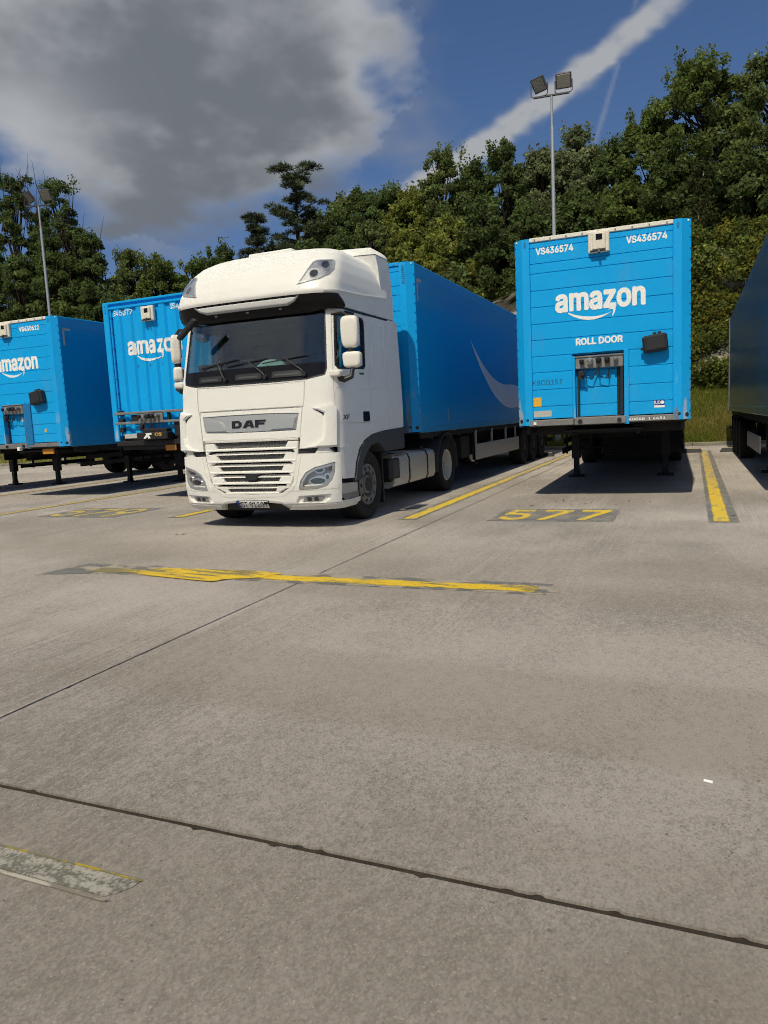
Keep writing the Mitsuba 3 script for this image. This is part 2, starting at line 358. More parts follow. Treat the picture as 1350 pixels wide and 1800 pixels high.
for i in range(len(XE) - 1):
    for j in range(len(YE) - 1):
        x0, x1, y0, y1 = XE[i] + 0.0075, XE[i + 1] - 0.0075, YE[j] + YG[j], YE[j + 1] - YG[j + 1]
        if i in (6, 7) and j in (1, 2, 3):
            n = 160 if j < 3 else 60
            ch = lambda k: list(rng.uniform(0.3, 7.5, k))
            pts = np.vstack([edge_pts((x0, y0), (x1, y0), 900 if j == 2 else n, 0.0012, ch(9) + ([x + 3.245 for x in (-1.15, -0.42, 0.12, 0.66)] if i == 7 and j == 2 else [])),
                             edge_pts((x1, y0), (x1, y1), n, 0.0016, []), edge_pts((x1, y1), (x0, y1), 900 if j == 1 else n, 0.0012, ([x1 - x for x in (-1.30, -0.77, 0.30)] if j == 1 and i == 7 else []) + (ch(6) if j == 1 else [])),
                             edge_pts((x0, y1), (x0, y0), n, 0.0016, ch(7))])
            v, f = ext(pts, 0.0095); v[:, 2] -= 0.0095
            put('concrete_slab', (v, f), 'concrete', 'ground', smooth=False)
        else:
            put('concrete_slab', bx(x0, x1, y0, y1, -0.0095, 0.0, 0.002), 'concrete', 'ground', smooth=False)


def sheet(poly, z, mat, name, label, h=0.0025):
    v, f = ext(poly, h)
    return put(name, (v + [0, 0, z], f), mat, 'ground', smooth=False, label=label)


def ragged(x0, x1, y0, y1, amp=0.01, step=0.06, ends=0.03):
    """a painted band with brushy edges"""
    n = max(4, int(max(x1 - x0, y1 - y0) / step)); r = np.random.default_rng(int(abs(x0 * 97 + y0 * 31)) + 1)
    if x1 - x0 > y1 - y0:
        t = np.linspace(x0, x1, n); a = [(p, y0 + r.normal(0, amp * 0.5)) for p in t]; b = [(p, y1 + r.normal(0, amp * 0.5)) for p in t[::-1]]
        e = lambda x: [(x + r.normal(0, ends), y0 + (y1 - y0) * k / 7) for k in range(1, 7)]
        return Polygon(a + e(x1) + b + e(x0)[::-1]).buffer(0)
    t = np.linspace(y0, y1, n)
    return Polygon([(x1 + r.normal(0, amp * 0.5), p) for p in t] + [(x0 + r.normal(0, amp * 0.5), p) for p in t[::-1]]).buffer(0)


# bay lines, each over a wider band of dark cover paint
LINES = {0.33: 'yellow bay line with broad grey margins, right of the numbered bay', -3.69: 'yellow bay line running back beside the truck', -7.72: 'short bit of yellow bay line left of the truck front',
         -11.95: 'faded yellow bay line at the left edge of the yard', -15.98: 'yellow bay line under the leftmost trailers', 4.36: 'yellow bay line outside the right edge'}
for x, lab in LINES.items():
    wl, wr = (0.085, 0.17) if x == 0.33 else (0.11, 0.10)
    sheet(ragged(x - wl - 0.06, x + wr + 0.02, 9.46, 24.3, 0.006), 0.0015, 'blackout_paint', 'line_margin', 'grey cover paint band under a yellow bay line')
    sheet(ragged(x - 0.085, x + 0.085, 9.52, 24.2, 0.012), 0.0055, 'yellow_line_paint', 'bay_line', lab)
# bay numbers
for txt, x0, x1, lab in (('577', -2.44, -1.02, 'yellow painted bay number 577 on a grey patch'), ('579', -10.66, -9.06, 'faded yellow bay number 579 on a grey patch')):
    sheet(ragged(x0 - 0.10, x1 + 0.10, 9.42, 10.62, 0.012, 0.08, 0.012), 0.0015, 'blackout_paint', 'number_patch', 'grey cover paint patch behind a bay number')
    v, f = text(txt, 0.92, x1 - x0, True, 0.0025)
    put('bay_number', (v + [(x0 + x1) / 2, 9.56, 0.0055], f), 'yellow_line_paint', 'ground', smooth=False, label=lab)
# the worn cross mark in the aisle
sheet(Polygon([(-6.22, 5.40), (-6.12, 5.98), (-5.42, 6.04), (-5.0, 5.98), (-5.0, 5.60), (-5.5, 5.58), (-5.95, 5.46)]), 0.0015, 'blackout_paint', 'line_margin', 'dark cover paint at the left end of the worn cross mark')
sheet(ragged(-5.3, -1.02, 5.56, 5.93, 0.02), 0.0015, 'blackout_paint', 'line_margin', 'grey cover paint under the worn yellow cross mark')
sheet(ragged(-5.75, -1.14, 5.62, 5.80, 0.018), 0.0055, 'yellow_worn_paint', 'cross_mark', 'long worn yellow line across the driving aisle')
sheet(Polygon([(-5.3, 5.66), (-4.9, 5.56), (-4.5, 5.50), (-4.1, 5.44), (-3.98, 5.58), (-3.72, 5.66), (-3.6, 5.86), (-4.0, 5.92), (-4.5, 5.90), (-5.0, 5.88)]).buffer(0.01), 0.0095, 'yellow_worn_paint', 'cross_mark', 'wide bright blot of yellow paint on the cross mark')
# old whitish patch in the foreground
sheet(Polygon([(-3.4, 1.545), (-1.66, 1.547), (-1.63, 1.575), (-1.605, 1.61), (-1.60, 1.641), (-3.4, 1.640)]), 0.0015, 'old_paint', 'old_mark', 'worn grey and white paint patch in the foreground')
sheet(ragged(-3.4, -1.60, 1.640, 1.649, 0.0015, 0.02, 0.004), 0.0055, 'thin_yellow_paint', 'old_mark', 'thin yellow edge of the worn foreground patch')
sheet(ragged(-3.4, -1.63, 1.524, 1.537, 0.0015, 0.05, 0.006), 0.0055, 'pale_paint', 'old_mark', 'pale edge stripe of the worn foreground patch')
# square dark cover beside the front wheel
sheet(Polygon([(-4.23, 10.42), (-4.03, 10.42), (-3.98, 10.74), (-4.18, 10.74)]), 0.0015, 'blackout_paint', 'cover_patch', 'small dark square patch beside the truck front wheel')

# small litter
c = tube([(0.045, 2.83, 0.006), (0.075, 2.822, 0.006)], 0.0058, 8)
put('cigarette_butt', c, 'white_print'); tag('cigarette_butt', 'small white cigarette end lying on the concrete', 'litter')
g = []
for _ in range(200):
    x, y = rng.uniform(-9, 2), rng.uniform(0.7, 9.5); s = rng.uniform(0.0015, 0.0045)
    g.append(mv((_hv, _hf), x, y, s * 0.5, (s, s * 0.8, s * 0.6), rng.uniform(0, 3)))
put('gravel', cat(g), 'kerb_stone', smooth=False); tag('gravel', 'tiny stones scattered on the concrete', kind='stuff')
g = []
for cx, cy, n in ((-1.9, 11.6, 7), (-1.4, 11.3, 5), (-2.2, 11.0, 4), (-0.75, 11.55, 3), (0.25, 10.1, 3), (-5.9, 8.0, 3), (-9.2, 7.2, 3)):
    for _ in range(n):
        x, y, s = cx + rng.normal(0, 0.2), cy + rng.normal(0, 0.12), rng.uniform(0.012, 0.035)
        g.append(mv((np.array([[-1, 0, 0], [0, -0.5, 0.12], [1, 0, 0.02], [0, 0.5, 0.2], [0, 0, -0.05]], float), np.array([[0, 1, 3], [1, 2, 3], [0, 4, 1], [1, 4, 2], [2, 4, 3], [3, 4, 0]])), x, y, 0.006, s, rng.uniform(0, 6)))
put('leaf_litter', cat(g), 'bark', smooth=False); tag('leaf_litter', 'dark dead leaves lying on the concrete', kind='stuff')

# ------------------------------------------------------------------ kerb, verge, rock face, hillside
for k in range(26):
    x0 = -48 + 3 * k
    put('kerb_stone', bx(x0 + 0.006, x0 + 2.994, 27.215, 27.36, -0.1, 0.12 + 0.004 * (k % 3), 0.015), 'kerb_stone', 'kerb')
tag('kerb', 'concrete kerb along the back of the yard', kind='structure')


def zc(x):   # height of the foot slope's top edge and the rock's top edge
    return np.interp(x, [-60, -36, -30, -26, -20, -14, -8, -3, 12, 40], [1.4, 1.6, 2.0, 2.6, 4.6, 6.0, 6.6, 8.2, 8.8, 8.8])


def foot(x): return np.interp(x, [-60, -30, -10, 40], [0.6, 0.8, 2.0, 2.15])


def hill_pt(x, s):
    """the bank's profile: s 0-1 verge, 1-2 rock face, 2-3 wooded slope"""
    x = np.asarray(x, float); s = np.asarray(s, float)
    n = meshkit.fbm(np.stack([x * 0.35, s * 3.0, np.zeros_like(x)], -1), 4, 3) - 0.5
    n2 = meshkit.fbm(np.stack([x * 1.3, s * 9.0, np.ones_like(x)], -1), 4, 8) - 0.5
    a, b, c = np.clip(s, 0, 1), np.clip(s - 1, 0, 1), np.clip(s - 2, 0, 1)
    y = 27.36 + 3.7 * a + 2.2 * b + 45 * c
    z = 0.11 + (foot(x) - 0.11) * a ** 1.15 + (zc(x) - foot(x)) * b ** 0.9 + c * 15
    k = np.clip(np.minimum(b * 6, (1 - c * 4)), 0, 1)
    y = y + k * (n * 2.2 + n2 * 0.8); z = z + k * n2 * 0.5 + 0.06 * n2 * a
    return np.stack([x, y, z], -1)


def grid_mesh(xs, ss):
    X, Sg = np.meshgrid(xs, ss, indexing='xy'); v = hill_pt(X, Sg).reshape(-1, 3); n = len(xs)
    i, j = np.meshgrid(np.arange(len(ss) - 1), np.arange(n - 1), indexing='ij')
    q = np.stack([i * n + j, i * n + j + 1, (i + 1) * n + j + 1, (i + 1) * n + j], -1).reshape(-1, 4)
    return v, np.vstack([q[:, [0, 1, 2]], q[:, [0, 2, 3]]])


put('grass_verge', grid_mesh(np.linspace(-50, 32, 165), np.linspace(0, 1, 18)), 'verge_soil', smooth=True); tag('grass_verge', 'sloping grass verge behind the kerb', kind='structure')
put('rock_face', grid_mesh(np.linspace(-50, 32, 411), np.linspace(1, 2, 48)), 'rock', smooth=False); tag('rock_face', 'broken stony rock face half covered in bushes', kind='structure')
put('hillside', grid_mesh(np.linspace(-50, 32, 83), np.linspace(2, 3, 30)), 'woodland_soil', smooth=True); tag('hillside', 'wooded hillside above the rock face', kind='structure')


# foliage: many small folded leaves with their own tone
def leaves(pts, nrm, size, rng, tone, width=0.55, spread=0.9, vary=0.30):
    n = len(pts); d = nrm + rng.normal(0, spread, (n, 3)); d /= np.linalg.norm(d, axis=1, keepdims=True) + 1e-9
    a = np.cross(d, rng.normal(0, 1, (n, 3))); a /= np.linalg.norm(a, axis=1, keepdims=True) + 1e-9
    b = np.cross(d, a); s = (size * rng.uniform(0.6, 1.35, n))[:, None]
    fold = d * s * 0.22
    v = np.stack([pts - a * s, pts - b * s * width + fold, pts + a * s, pts + b * s * width + fold], 1).reshape(-1, 3)
    k = np.arange(n)[:, None] * 4; f = np.vstack([k + [0, 1, 2], k + [0, 2, 3]])
    col = np.asarray(tone, float) if np.ndim(tone) == 2 else np.tile(np.asarray(tone, float), (n, 1))
    col = col * np.exp(rng.normal(0, vary, (n, 1))) * np.exp(rng.normal(0, 0.07, (n, 3)))
    return v, f, np.repeat(np.clip(col, 0.004, 0.6), 4, axis=0)


def join_l(parts):
    vs, fs, cs, n = [], [], [], 0
    for v, f, c in parts: vs.append(v); fs.append(f + n); cs.append(c); n += len(v)
    return np.vstack(vs), np.vstack(fs), np.vstack(cs)


def put_leaves(key, parts, mat='leaf'):
    v, f, c = join_l(parts); scene[key] = mikit.ply((v, f), mat, False, color=c)


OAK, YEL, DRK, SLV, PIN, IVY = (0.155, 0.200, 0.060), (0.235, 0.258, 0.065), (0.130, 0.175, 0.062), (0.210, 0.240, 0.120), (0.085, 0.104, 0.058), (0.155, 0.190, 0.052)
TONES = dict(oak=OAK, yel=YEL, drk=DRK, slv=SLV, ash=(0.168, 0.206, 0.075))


def clump(c, r, n, size, rng, tone, flat=0.75, width=0.55, core=0.45):
    """leaves spread over and in one rounded bough end"""
    d = rng.normal(0, 1, (n, 3)); d /= np.linalg.norm(d, axis=1, keepdims=True)
    rad = r * rng.uniform(0.05, 1.0, n) ** core * (1 + 0.55 * (meshkit.fbm(d * 2.1 + c, 2) - 0.5) * 2)
    p = c + d * rad[:, None] * [1, 1, flat]
    return leaves(p, d, size, rng, tone, width)


def tree(name, x, y, ztop, r, low, kind, label, group=None, z0=None, dens=1.0, leaf=0.088):
    rng = np.random.default_rng(int(abs(x * 131 + y * 17 + ztop * 7)) + 5)
    z0 = float(ground_z(x, y)) - 0.2 if z0 is None else z0
    H = ztop - z0; tone = np.array(TONES[kind]); parts = []; ends = []
    hc = H * (1 - low)
    nb = int(40 + 9.5 * r * hc / 2.2)
    for k in range(nb):
        t = rng.uniform(0, 1) ** 0.8; ang = rng.uniform(0, 2 * np.pi)
        prof = math.sin(math.pi * min(1, 0.12 + 0.88 * t) ** 0.85) ** 0.55 if t < 0.98 else 0.25
        rr = r * prof * math.sqrt(rng.uniform(0.25, 1.0))
        zz = z0 + H * low + t * hc * (1 - 0.07 * rng.random()); cr = (0.26 + 0.36 * rng.random()) * (0.60 + 0.26 * r) * (1 - 0.38 * t)
        c = np.array([x + rr * math.cos(ang), y + rr * math.sin(ang), zz - 0.5 * cr])
        ends.append((c, cr))
        parts.append(clump(c, cr, int(dens * (60 + 640 * cr * cr)), leaf * rng.uniform(0.8, 1.2), rng, tone * np.exp(rng.normal(0, 0.16)), rng.uniform(0.65, 1.0), 0.6, 0.62))
    # ragged top shoots
    for k in range(int(7 + 4 * r)):
        ang = rng.uniform(0, 2 * np.pi); rr = r * rng.uniform(0, 0.6)
        c = np.array([x + rr * math.cos(ang), y + rr * math.sin(ang), ztop - 0.15 - 0.22 * rr * rng.random() - 0.4 * rng.random()])
        parts.append(clump(c, 0.16 + 0.2 * rng.random(), int(dens * 70), leaf * 0.9, rng, tone * np.exp(rng.normal(0.05, 0.2)), rng.uniform(1.2, 2.2), 0.6, 0.7)); ends.append((c, 0.3))
    put_leaves(name + '__crown', parts)
    # trunk and limbs
    tr = []; lean = rng.normal(0, 0.25, 2); top = np.array([x + lean[0], y + lean[1], z0 + H * 0.86])
    path = np.array([[x, y, z0], [x + lean[0] * .2, y + lean[1] * .2, z0 + H * 0.3], [x + lean[0] * .7, y + lean[1] * .5, z0 + H * .6], top])
    tt = np.linspace(0, 3, 12); P3 = np.stack([np.interp(tt, range(4), path[:, k]) for k in range(3)], -1)
    R0 = 0.05 + 0.017 * H; tr.append(tube(P3, np.linspace(R0, 0.03, 12), 8))
    for c, cr in ends[::2]:
        h = np.clip((c[2] - z0) / H - 0.18 - 0.1 * rng.random(), 0.1, 0.82); a = np.array([np.interp(z0 + h * H, P3[:, 2], P3[:, k]) for k in range(3)])
        m = (a + c) / 2 + [0, 0, -0.12 * np.linalg.norm(c - a) * 0.5]
        tr.append(tube([a, m, c], [0.035 + 0.006 * H * (1 - h), 0.035, 0.014], 5, False))
    scene[name + '__trunk'] = mikit.ply(cat(tr), 'bark', True)
    tag(name, label, 'tree', group)


_gs = np.linspace(0, 3, 400)
def ground_z(x, y):
    p = hill_pt(np.full(400, float(x)), _gs); o = np.argsort(p[:, 1]); return np.interp(y, p[o, 1], p[o, 2])


G_W = 'trees standing in the wood behind the trailers'
TREES = [  # name, x, y, top, radius, crown base, kind, label
    ('oak_tree', 0.3, 36.0, 15.9, 2.7, 0.12, 'oak', 'tall dark oak rising highest above the right trailer'),
    ('oak_tree_001', 3.0, 36.2, 15.6, 2.6, 0.15, 'ash', 'tall loose tree with open sky gaps at the right edge'),
    ('oak_tree_002', -1.7, 36.5, 14.7, 1.8, 0.12, 'oak', 'oak stepping up just left of the tallest right tree'),
    ('oak_tree_003', -3.2, 36.2, 13.3, 1.5, 0.1, 'drk', 'shorter dark tree above the middle of the right trailer'),
    ('willow_tree', -5.0, 36.6, 14.4, 1.6, 0.1, 'slv', 'pale feathery tree just right of the near lamp post'),
    ('willow_tree_001', -6.6, 36.8, 13.9, 1.4, 0.1, 'slv', 'pale feathery tree behind the near lamp post, on its left side'),
    ('oak_tree_004', -8.5, 37.0, 14.6, 1.5, 0.08, 'drk', 'dark upright tree between the pale trees and the contrail foot'),
    ('oak_tree_005', -9.9, 36.4, 13.6, 1.6, 0.08, 'drk', 'dark leafy tree right of the pointed tree by the contrail'),
    ('oak_tree_006', -11.3, 36.0, 14.4, 1.55, 0.08, 'ash', 'pointed tree whose tip meets the foot of the broad contrail'),
    ('oak_tree_007', -13.2, 36.0, 12.8, 1.8, 0.05, 'yel', 'low yellow green tree left of the pointed tree'),
    ('oak_tree_008', -14.6, 37.0, 13.5, 1.7, 0.08, 'drk', 'dark round tree above the blue trailer behind the cab'),
    ('oak_tree_009', -16.2, 37.0, 13.6, 1.7, 0.08, 'drk', 'dark tree above the rear half of the truck cab roof'),
    ('oak_tree_010', -17.8, 37.2, 12.9, 1.6, 0.08, 'drk', 'dark tree next on the right of the tall pine'),
    ('oak_tree_011', -24.6, 36.0, 11.7, 1.3, 0.08, 'drk', 'low dark tree left of the small pine'),
    ('oak_tree_012', -26.6, 36.2, 11.2, 1.5, 0.1, 'oak', 'low tree in the dip behind the roof lamp corner of the cab'),
    ('oak_tree_013', -29.0, 36.0, 11.6, 1.9, 0.18, 'oak', 'low rounded tree with sky showing through its lower boughs'),
    ('oak_tree_014', -31.2, 36.0, 12.3, 1.9, 0.12, 'ash', 'rounded tree right of the tall dark clump'),
    ('ivy_tree', -34.0, 36.0, 13.6, 1.8, 0.05, 'drk', 'ivy covered tree with bare twigs right of the far lamp'),
    ('ivy_tree_001', -36.6, 36.2, 17.2, 2.2, 0.05, 'drk', 'tall ivy covered tree directly behind the far lamp head'),
    ('ivy_tree_002', -40.4, 36.4, 18.2, 2.4, 0.05, 'drk', 'tall ragged tree at the left edge'),
]
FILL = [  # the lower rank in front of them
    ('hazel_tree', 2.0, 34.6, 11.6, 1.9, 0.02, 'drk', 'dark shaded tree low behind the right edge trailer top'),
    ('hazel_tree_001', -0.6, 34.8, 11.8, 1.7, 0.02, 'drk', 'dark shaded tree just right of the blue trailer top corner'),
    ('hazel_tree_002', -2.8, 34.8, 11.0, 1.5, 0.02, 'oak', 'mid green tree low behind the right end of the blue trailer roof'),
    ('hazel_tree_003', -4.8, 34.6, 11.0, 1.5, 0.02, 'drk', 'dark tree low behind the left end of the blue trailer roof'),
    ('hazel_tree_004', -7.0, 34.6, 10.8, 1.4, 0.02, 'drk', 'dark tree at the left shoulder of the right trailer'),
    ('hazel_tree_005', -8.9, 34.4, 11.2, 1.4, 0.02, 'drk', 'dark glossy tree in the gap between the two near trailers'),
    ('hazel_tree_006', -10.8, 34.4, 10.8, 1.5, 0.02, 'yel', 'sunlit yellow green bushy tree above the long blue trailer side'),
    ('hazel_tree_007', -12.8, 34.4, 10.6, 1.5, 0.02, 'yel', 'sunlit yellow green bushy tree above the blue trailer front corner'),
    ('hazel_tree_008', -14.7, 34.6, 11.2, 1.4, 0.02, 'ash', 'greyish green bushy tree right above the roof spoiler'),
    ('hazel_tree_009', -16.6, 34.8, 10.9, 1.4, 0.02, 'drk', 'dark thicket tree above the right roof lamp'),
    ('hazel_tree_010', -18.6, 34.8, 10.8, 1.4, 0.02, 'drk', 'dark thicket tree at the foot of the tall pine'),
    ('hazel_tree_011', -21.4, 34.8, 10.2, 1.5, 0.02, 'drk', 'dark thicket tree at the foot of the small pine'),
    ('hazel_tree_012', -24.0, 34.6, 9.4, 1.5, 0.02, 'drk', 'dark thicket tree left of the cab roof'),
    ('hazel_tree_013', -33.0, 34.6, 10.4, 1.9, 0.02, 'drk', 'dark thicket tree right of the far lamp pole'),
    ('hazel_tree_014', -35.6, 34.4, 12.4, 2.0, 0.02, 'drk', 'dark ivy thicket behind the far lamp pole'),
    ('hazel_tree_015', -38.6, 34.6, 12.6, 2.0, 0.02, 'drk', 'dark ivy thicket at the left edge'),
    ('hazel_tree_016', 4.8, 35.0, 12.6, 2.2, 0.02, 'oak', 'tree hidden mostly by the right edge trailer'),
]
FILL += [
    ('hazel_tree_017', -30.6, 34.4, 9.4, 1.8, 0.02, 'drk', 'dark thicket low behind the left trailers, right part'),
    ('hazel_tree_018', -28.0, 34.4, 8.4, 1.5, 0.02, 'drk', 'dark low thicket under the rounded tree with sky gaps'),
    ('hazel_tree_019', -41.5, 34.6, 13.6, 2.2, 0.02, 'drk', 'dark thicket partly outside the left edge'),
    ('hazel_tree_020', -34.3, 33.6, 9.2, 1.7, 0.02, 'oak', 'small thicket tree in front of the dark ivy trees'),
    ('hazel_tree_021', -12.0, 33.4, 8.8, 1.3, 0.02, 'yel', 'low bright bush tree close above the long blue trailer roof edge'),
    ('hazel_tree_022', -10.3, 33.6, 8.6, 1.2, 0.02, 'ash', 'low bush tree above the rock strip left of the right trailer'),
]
REAR = [(-7.4, 12.6), (-10.4, 12.9), (-12.4, 12.6), (-14.0, 12.2), (-15.5, 12.9), (-17.0, 12.9), (-18.9, 12.2), (-21.4, 11.2), (-5.8, 13.0), (-4.0, 12.9), (-28.0, 10.2), (-25.6, 10.6), (-35.2, 13.6), (-38.4, 15.5)]
RLAB = ['between the pale trees and the dark upright tree', 'behind the pointed tree at the contrail foot', 'left of the pointed tree, above yellow green bushes', 'above the front corner of the long blue trailer', 'behind the dark round tree above the cab spoiler', 'above the right roof lamp of the cab',
        'just right of the tall pine', 'between the tall and the small pine', 'behind the near lamp pole', 'right of the near lamp pole, behind the pale tree', 'left of the cab in the lowest skyline dip', 'just left of the small pine', 'right of the far lamp pole, behind ivy', 'behind the far lamp head']
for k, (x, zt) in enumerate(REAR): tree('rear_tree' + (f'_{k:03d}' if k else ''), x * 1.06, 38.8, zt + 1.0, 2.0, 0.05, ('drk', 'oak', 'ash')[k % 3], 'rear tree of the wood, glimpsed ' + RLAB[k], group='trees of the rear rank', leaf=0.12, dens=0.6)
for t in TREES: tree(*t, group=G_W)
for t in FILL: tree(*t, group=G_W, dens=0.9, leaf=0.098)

# two pines: bare forked stem and flat plates of needles
for name, x, y, ztop, z_lo, r, lab in (('pine_tree', -20.1, 37.0, 15.2, 7.2, 2.1, 'tall dark pine with layered boughs above the cab'), ('pine_tree_001', -22.7, 36.8, 12.9, 6.5, 1.35, 'small pine leaning beside the tall one')):
    rng = np.random.default_rng(int(-x * 10)); parts, tr = [], []; z0 = float(ground_z(x, y)) - 0.2
    tr.append(tube([(x, y, z0), (x + 0.1, y, z0 + 4), (x - 0.1, y, ztop - 3), (x + 0.05, y, ztop - 0.3)], [0.2, 0.16, 0.1, 0.03], 8))
    n = 17 if r > 1.4 else 12
    for k in range(n):
        t = k / (n - 1); zz = z_lo + (ztop - z_lo) * t; ang = k * 2.4 + rng.uniform(-0.4, 0.4); L = r * (1.0 - 0.55 * t ** 2.2) * rng.uniform(0.45, 1.15)
        for sgn in (0, 2.9):
            e = np.array([x + L * math.cos(ang + sgn), y + L * math.sin(ang + sgn), zz + 0.12 * L])
            tr.append(tube([(x, y, zz - 0.25), (np.array([x, y, zz - 0.1]) + e) / 2, e], [0.05, 0.035, 0.012], 5, False))
            for q in np.linspace(0.35, 1.0, 4):
                c = np.array([x, y, zz]) * (1 - q) + e * q + rng.normal(0, 0.12, 3)
                cr = 0.20 + 0.20 * rng.random(); nn = 260
                d = rng.normal(0, 1, (nn, 3)); d[:, 2] = np.abs(d[:, 2]) * 0.7 - 0.1; d /= np.linalg.norm(d, axis=1, keepdims=True)
                p = c + d * cr * rng.uniform(0.3, 1, (nn, 1)) * [1.25, 1.25, 0.6]
                tone = np.array(PIN) * np.exp(rng.normal(0.05, 0.2))
                sd = rng.normal(0, 1, (nn, 3)) * 0.3 + d; sd /= np.linalg.norm(sd, axis=1, keepdims=True); w = np.cross(sd, rng.normal(0, 1, (nn, 3))); w /= np.linalg.norm(w, axis=1, keepdims=True)
                v = np.stack([p - w * 0.02, p + w * 0.02, p + sd * 0.19], 1).reshape(-1, 3)
                parts.append((v, np.arange(nn * 3).reshape(-1, 3), np.repeat(tone * np.exp(rng.normal(0, 0.2, (nn, 1))), 3, axis=0)))
    put_leaves(name + '__crown', parts, 'needle'); scene[name + '__trunk'] = mikit.ply(cat(tr), 'bark', True)
    tag(name, lab, 'tree')

# bare twigs over the ivy trees
tw = []
rng = np.random.default_rng(17)
for x, zt in ((-35.4, 16.2), (-36.8, 18.4), (-37.6, 18.2), (-38.6, 18.8), (-33.6, 14.6), (-34.6, 15.0), (-41.0, 18.9)):
    for k in range(3):
        a = np.array([x + rng.normal(0, .3), 35.8, zt - 4.2]); e = np.array([x + rng.normal(0, 0.9), 35.8 + rng.normal(0, .5), zt + rng.uniform(-1.4, 0.3)])
        tw.append(tube([a, (a + e) / 2 + rng.normal(0, .22, 3), e], [0.04, 0.022, 0.007], 5, False))
put('bare_twigs', cat(tw), 'bark', 'ivy_tree_001', smooth=True)

# slim birch in front of the wood, right of the blue trailer
rng = np.random.default_rng(8)
bp = np.array([[0.05, 33.4, 6.0], [0.12, 33.4, 8.0], [0.25, 33.4, 9.6], [0.42, 33.4, 10.9]])
scene['birch_tree__trunk'] = mikit.ply(tube(bp, [0.075, 0.06, 0.045, 0.015], 8), 'birch_bark', True)
pp = []
for k in range(26):
    t = rng.uniform(0.25, 1); c = np.array([np.interp(t * 3, range(4), bp[:, q]) for q in range(3)]) + rng.normal(0, 1, 3) * [0.55, 0.4, 0.25] * (1.25 - t)
    pp.append(clump(c, 0.33, 90, 0.085, rng, np.array((0.075, 0.088, 0.035)), 1.5, 0.5))
put_leaves('birch_tree__crown', pp)
tag('birch_tree', 'slim pale trunked birch right of the blue trailer top corner', 'tree')

# ivy and bushes covering the bank (nobody could count them)
rng = np.random.default_rng(21); parts = []
for k in range(1500):
    x = rng.uniform(-24, 5) if k % 3 else rng.uniform(-12, 3.5); s = rng.uniform(0.985, 2.10)
    p = hill_pt(np.array([x]), np.array([s]))[0]
    gap = meshkit.fbm(np.array([[x * 0.45 + 2.2, s * 3.2, 1.0]]), 3, 4)[0]
    bare = (0.64 < s - 1 < 1.06 and -9.0 < x < -6.3 and rng.random() < 0.93) or (0.46 < s - 1 < 0.68 and 0.8 < x < 2.4 and rng.random() < 0.9) or (0.08 < s - 1 < 0.20 and -0.2 < x < 1.0 and rng.random() < .8)
    if bare or (gap < 0.33 and 1.1 < s < 1.95): continue
    r = rng.uniform(0.28, 0.75) * (0.7 if s < 1.06 else 1)
    tone = np.array(IVY) * np.exp(rng.normal(0, 0.25)) * (np.array([1.45, 1.18, 0.9]) if rng.random() < 0.35 else 1)
    parts.append(clump(p + [0, -0.25 * r, 0.1], r, int(100 + 720 * r * r), 0.062 + 0.025 * rng.random(), rng, tone, 0.8, 0.6, 0.6))
put_leaves('undergrowth', parts); tag('undergrowth', 'ivy and bushes growing over the rocky bank', kind='stuff')

# long grass on the verge
rng = np.random.default_rng(5); n = 90000
x = np.where(rng.random(n) < 0.75, rng.uniform(-9, 4, n), rng.uniform(-45, 12, n)); s = rng.uniform(0.005, 1.06, n)
p = hill_pt(x, s); hgt = rng.uniform(0.08, 0.26, n) * (0.6 + 0.9 * meshkit.fbm(np.c_[x * 0.7, s * 3, np.zeros(n)], 3, 2)); w = rng.normal(0, 1, (n, 3)); w[:, 2] = 0; w /= np.linalg.norm(w, axis=1, keepdims=True)
tip = p + np.c_[rng.normal(0, 0.3, n) * hgt, rng.normal(-0.1, 0.3, n) * hgt, hgt]
v = np.stack([p - w * 0.014, p + w * 0.014, tip], 1).reshape(-1, 3)
dry = meshkit.fbm(np.c_[x * 0.8, s * 4, np.ones(n)], 3, 9)
mid = np.exp(-((s - 0.62) / 0.28) ** 2)
colr = np.where((dry + 0.35 * mid + rng.normal(0, 0.12, n) > 0.72)[:, None], [0.36, 0.31, 0.10], [0.22, 0.255, 0.05]) * np.exp(rng.normal(0, 0.25, (n, 1)))
scene['grass'] = mikit.ply((v, np.arange(n * 3).reshape(-1, 3)), 'leaf', False, color=np.repeat(np.clip(colr, 0.01, 0.5), 3, axis=0)); tag('grass', 'long green and yellowing grass on the verge', kind='stuff')
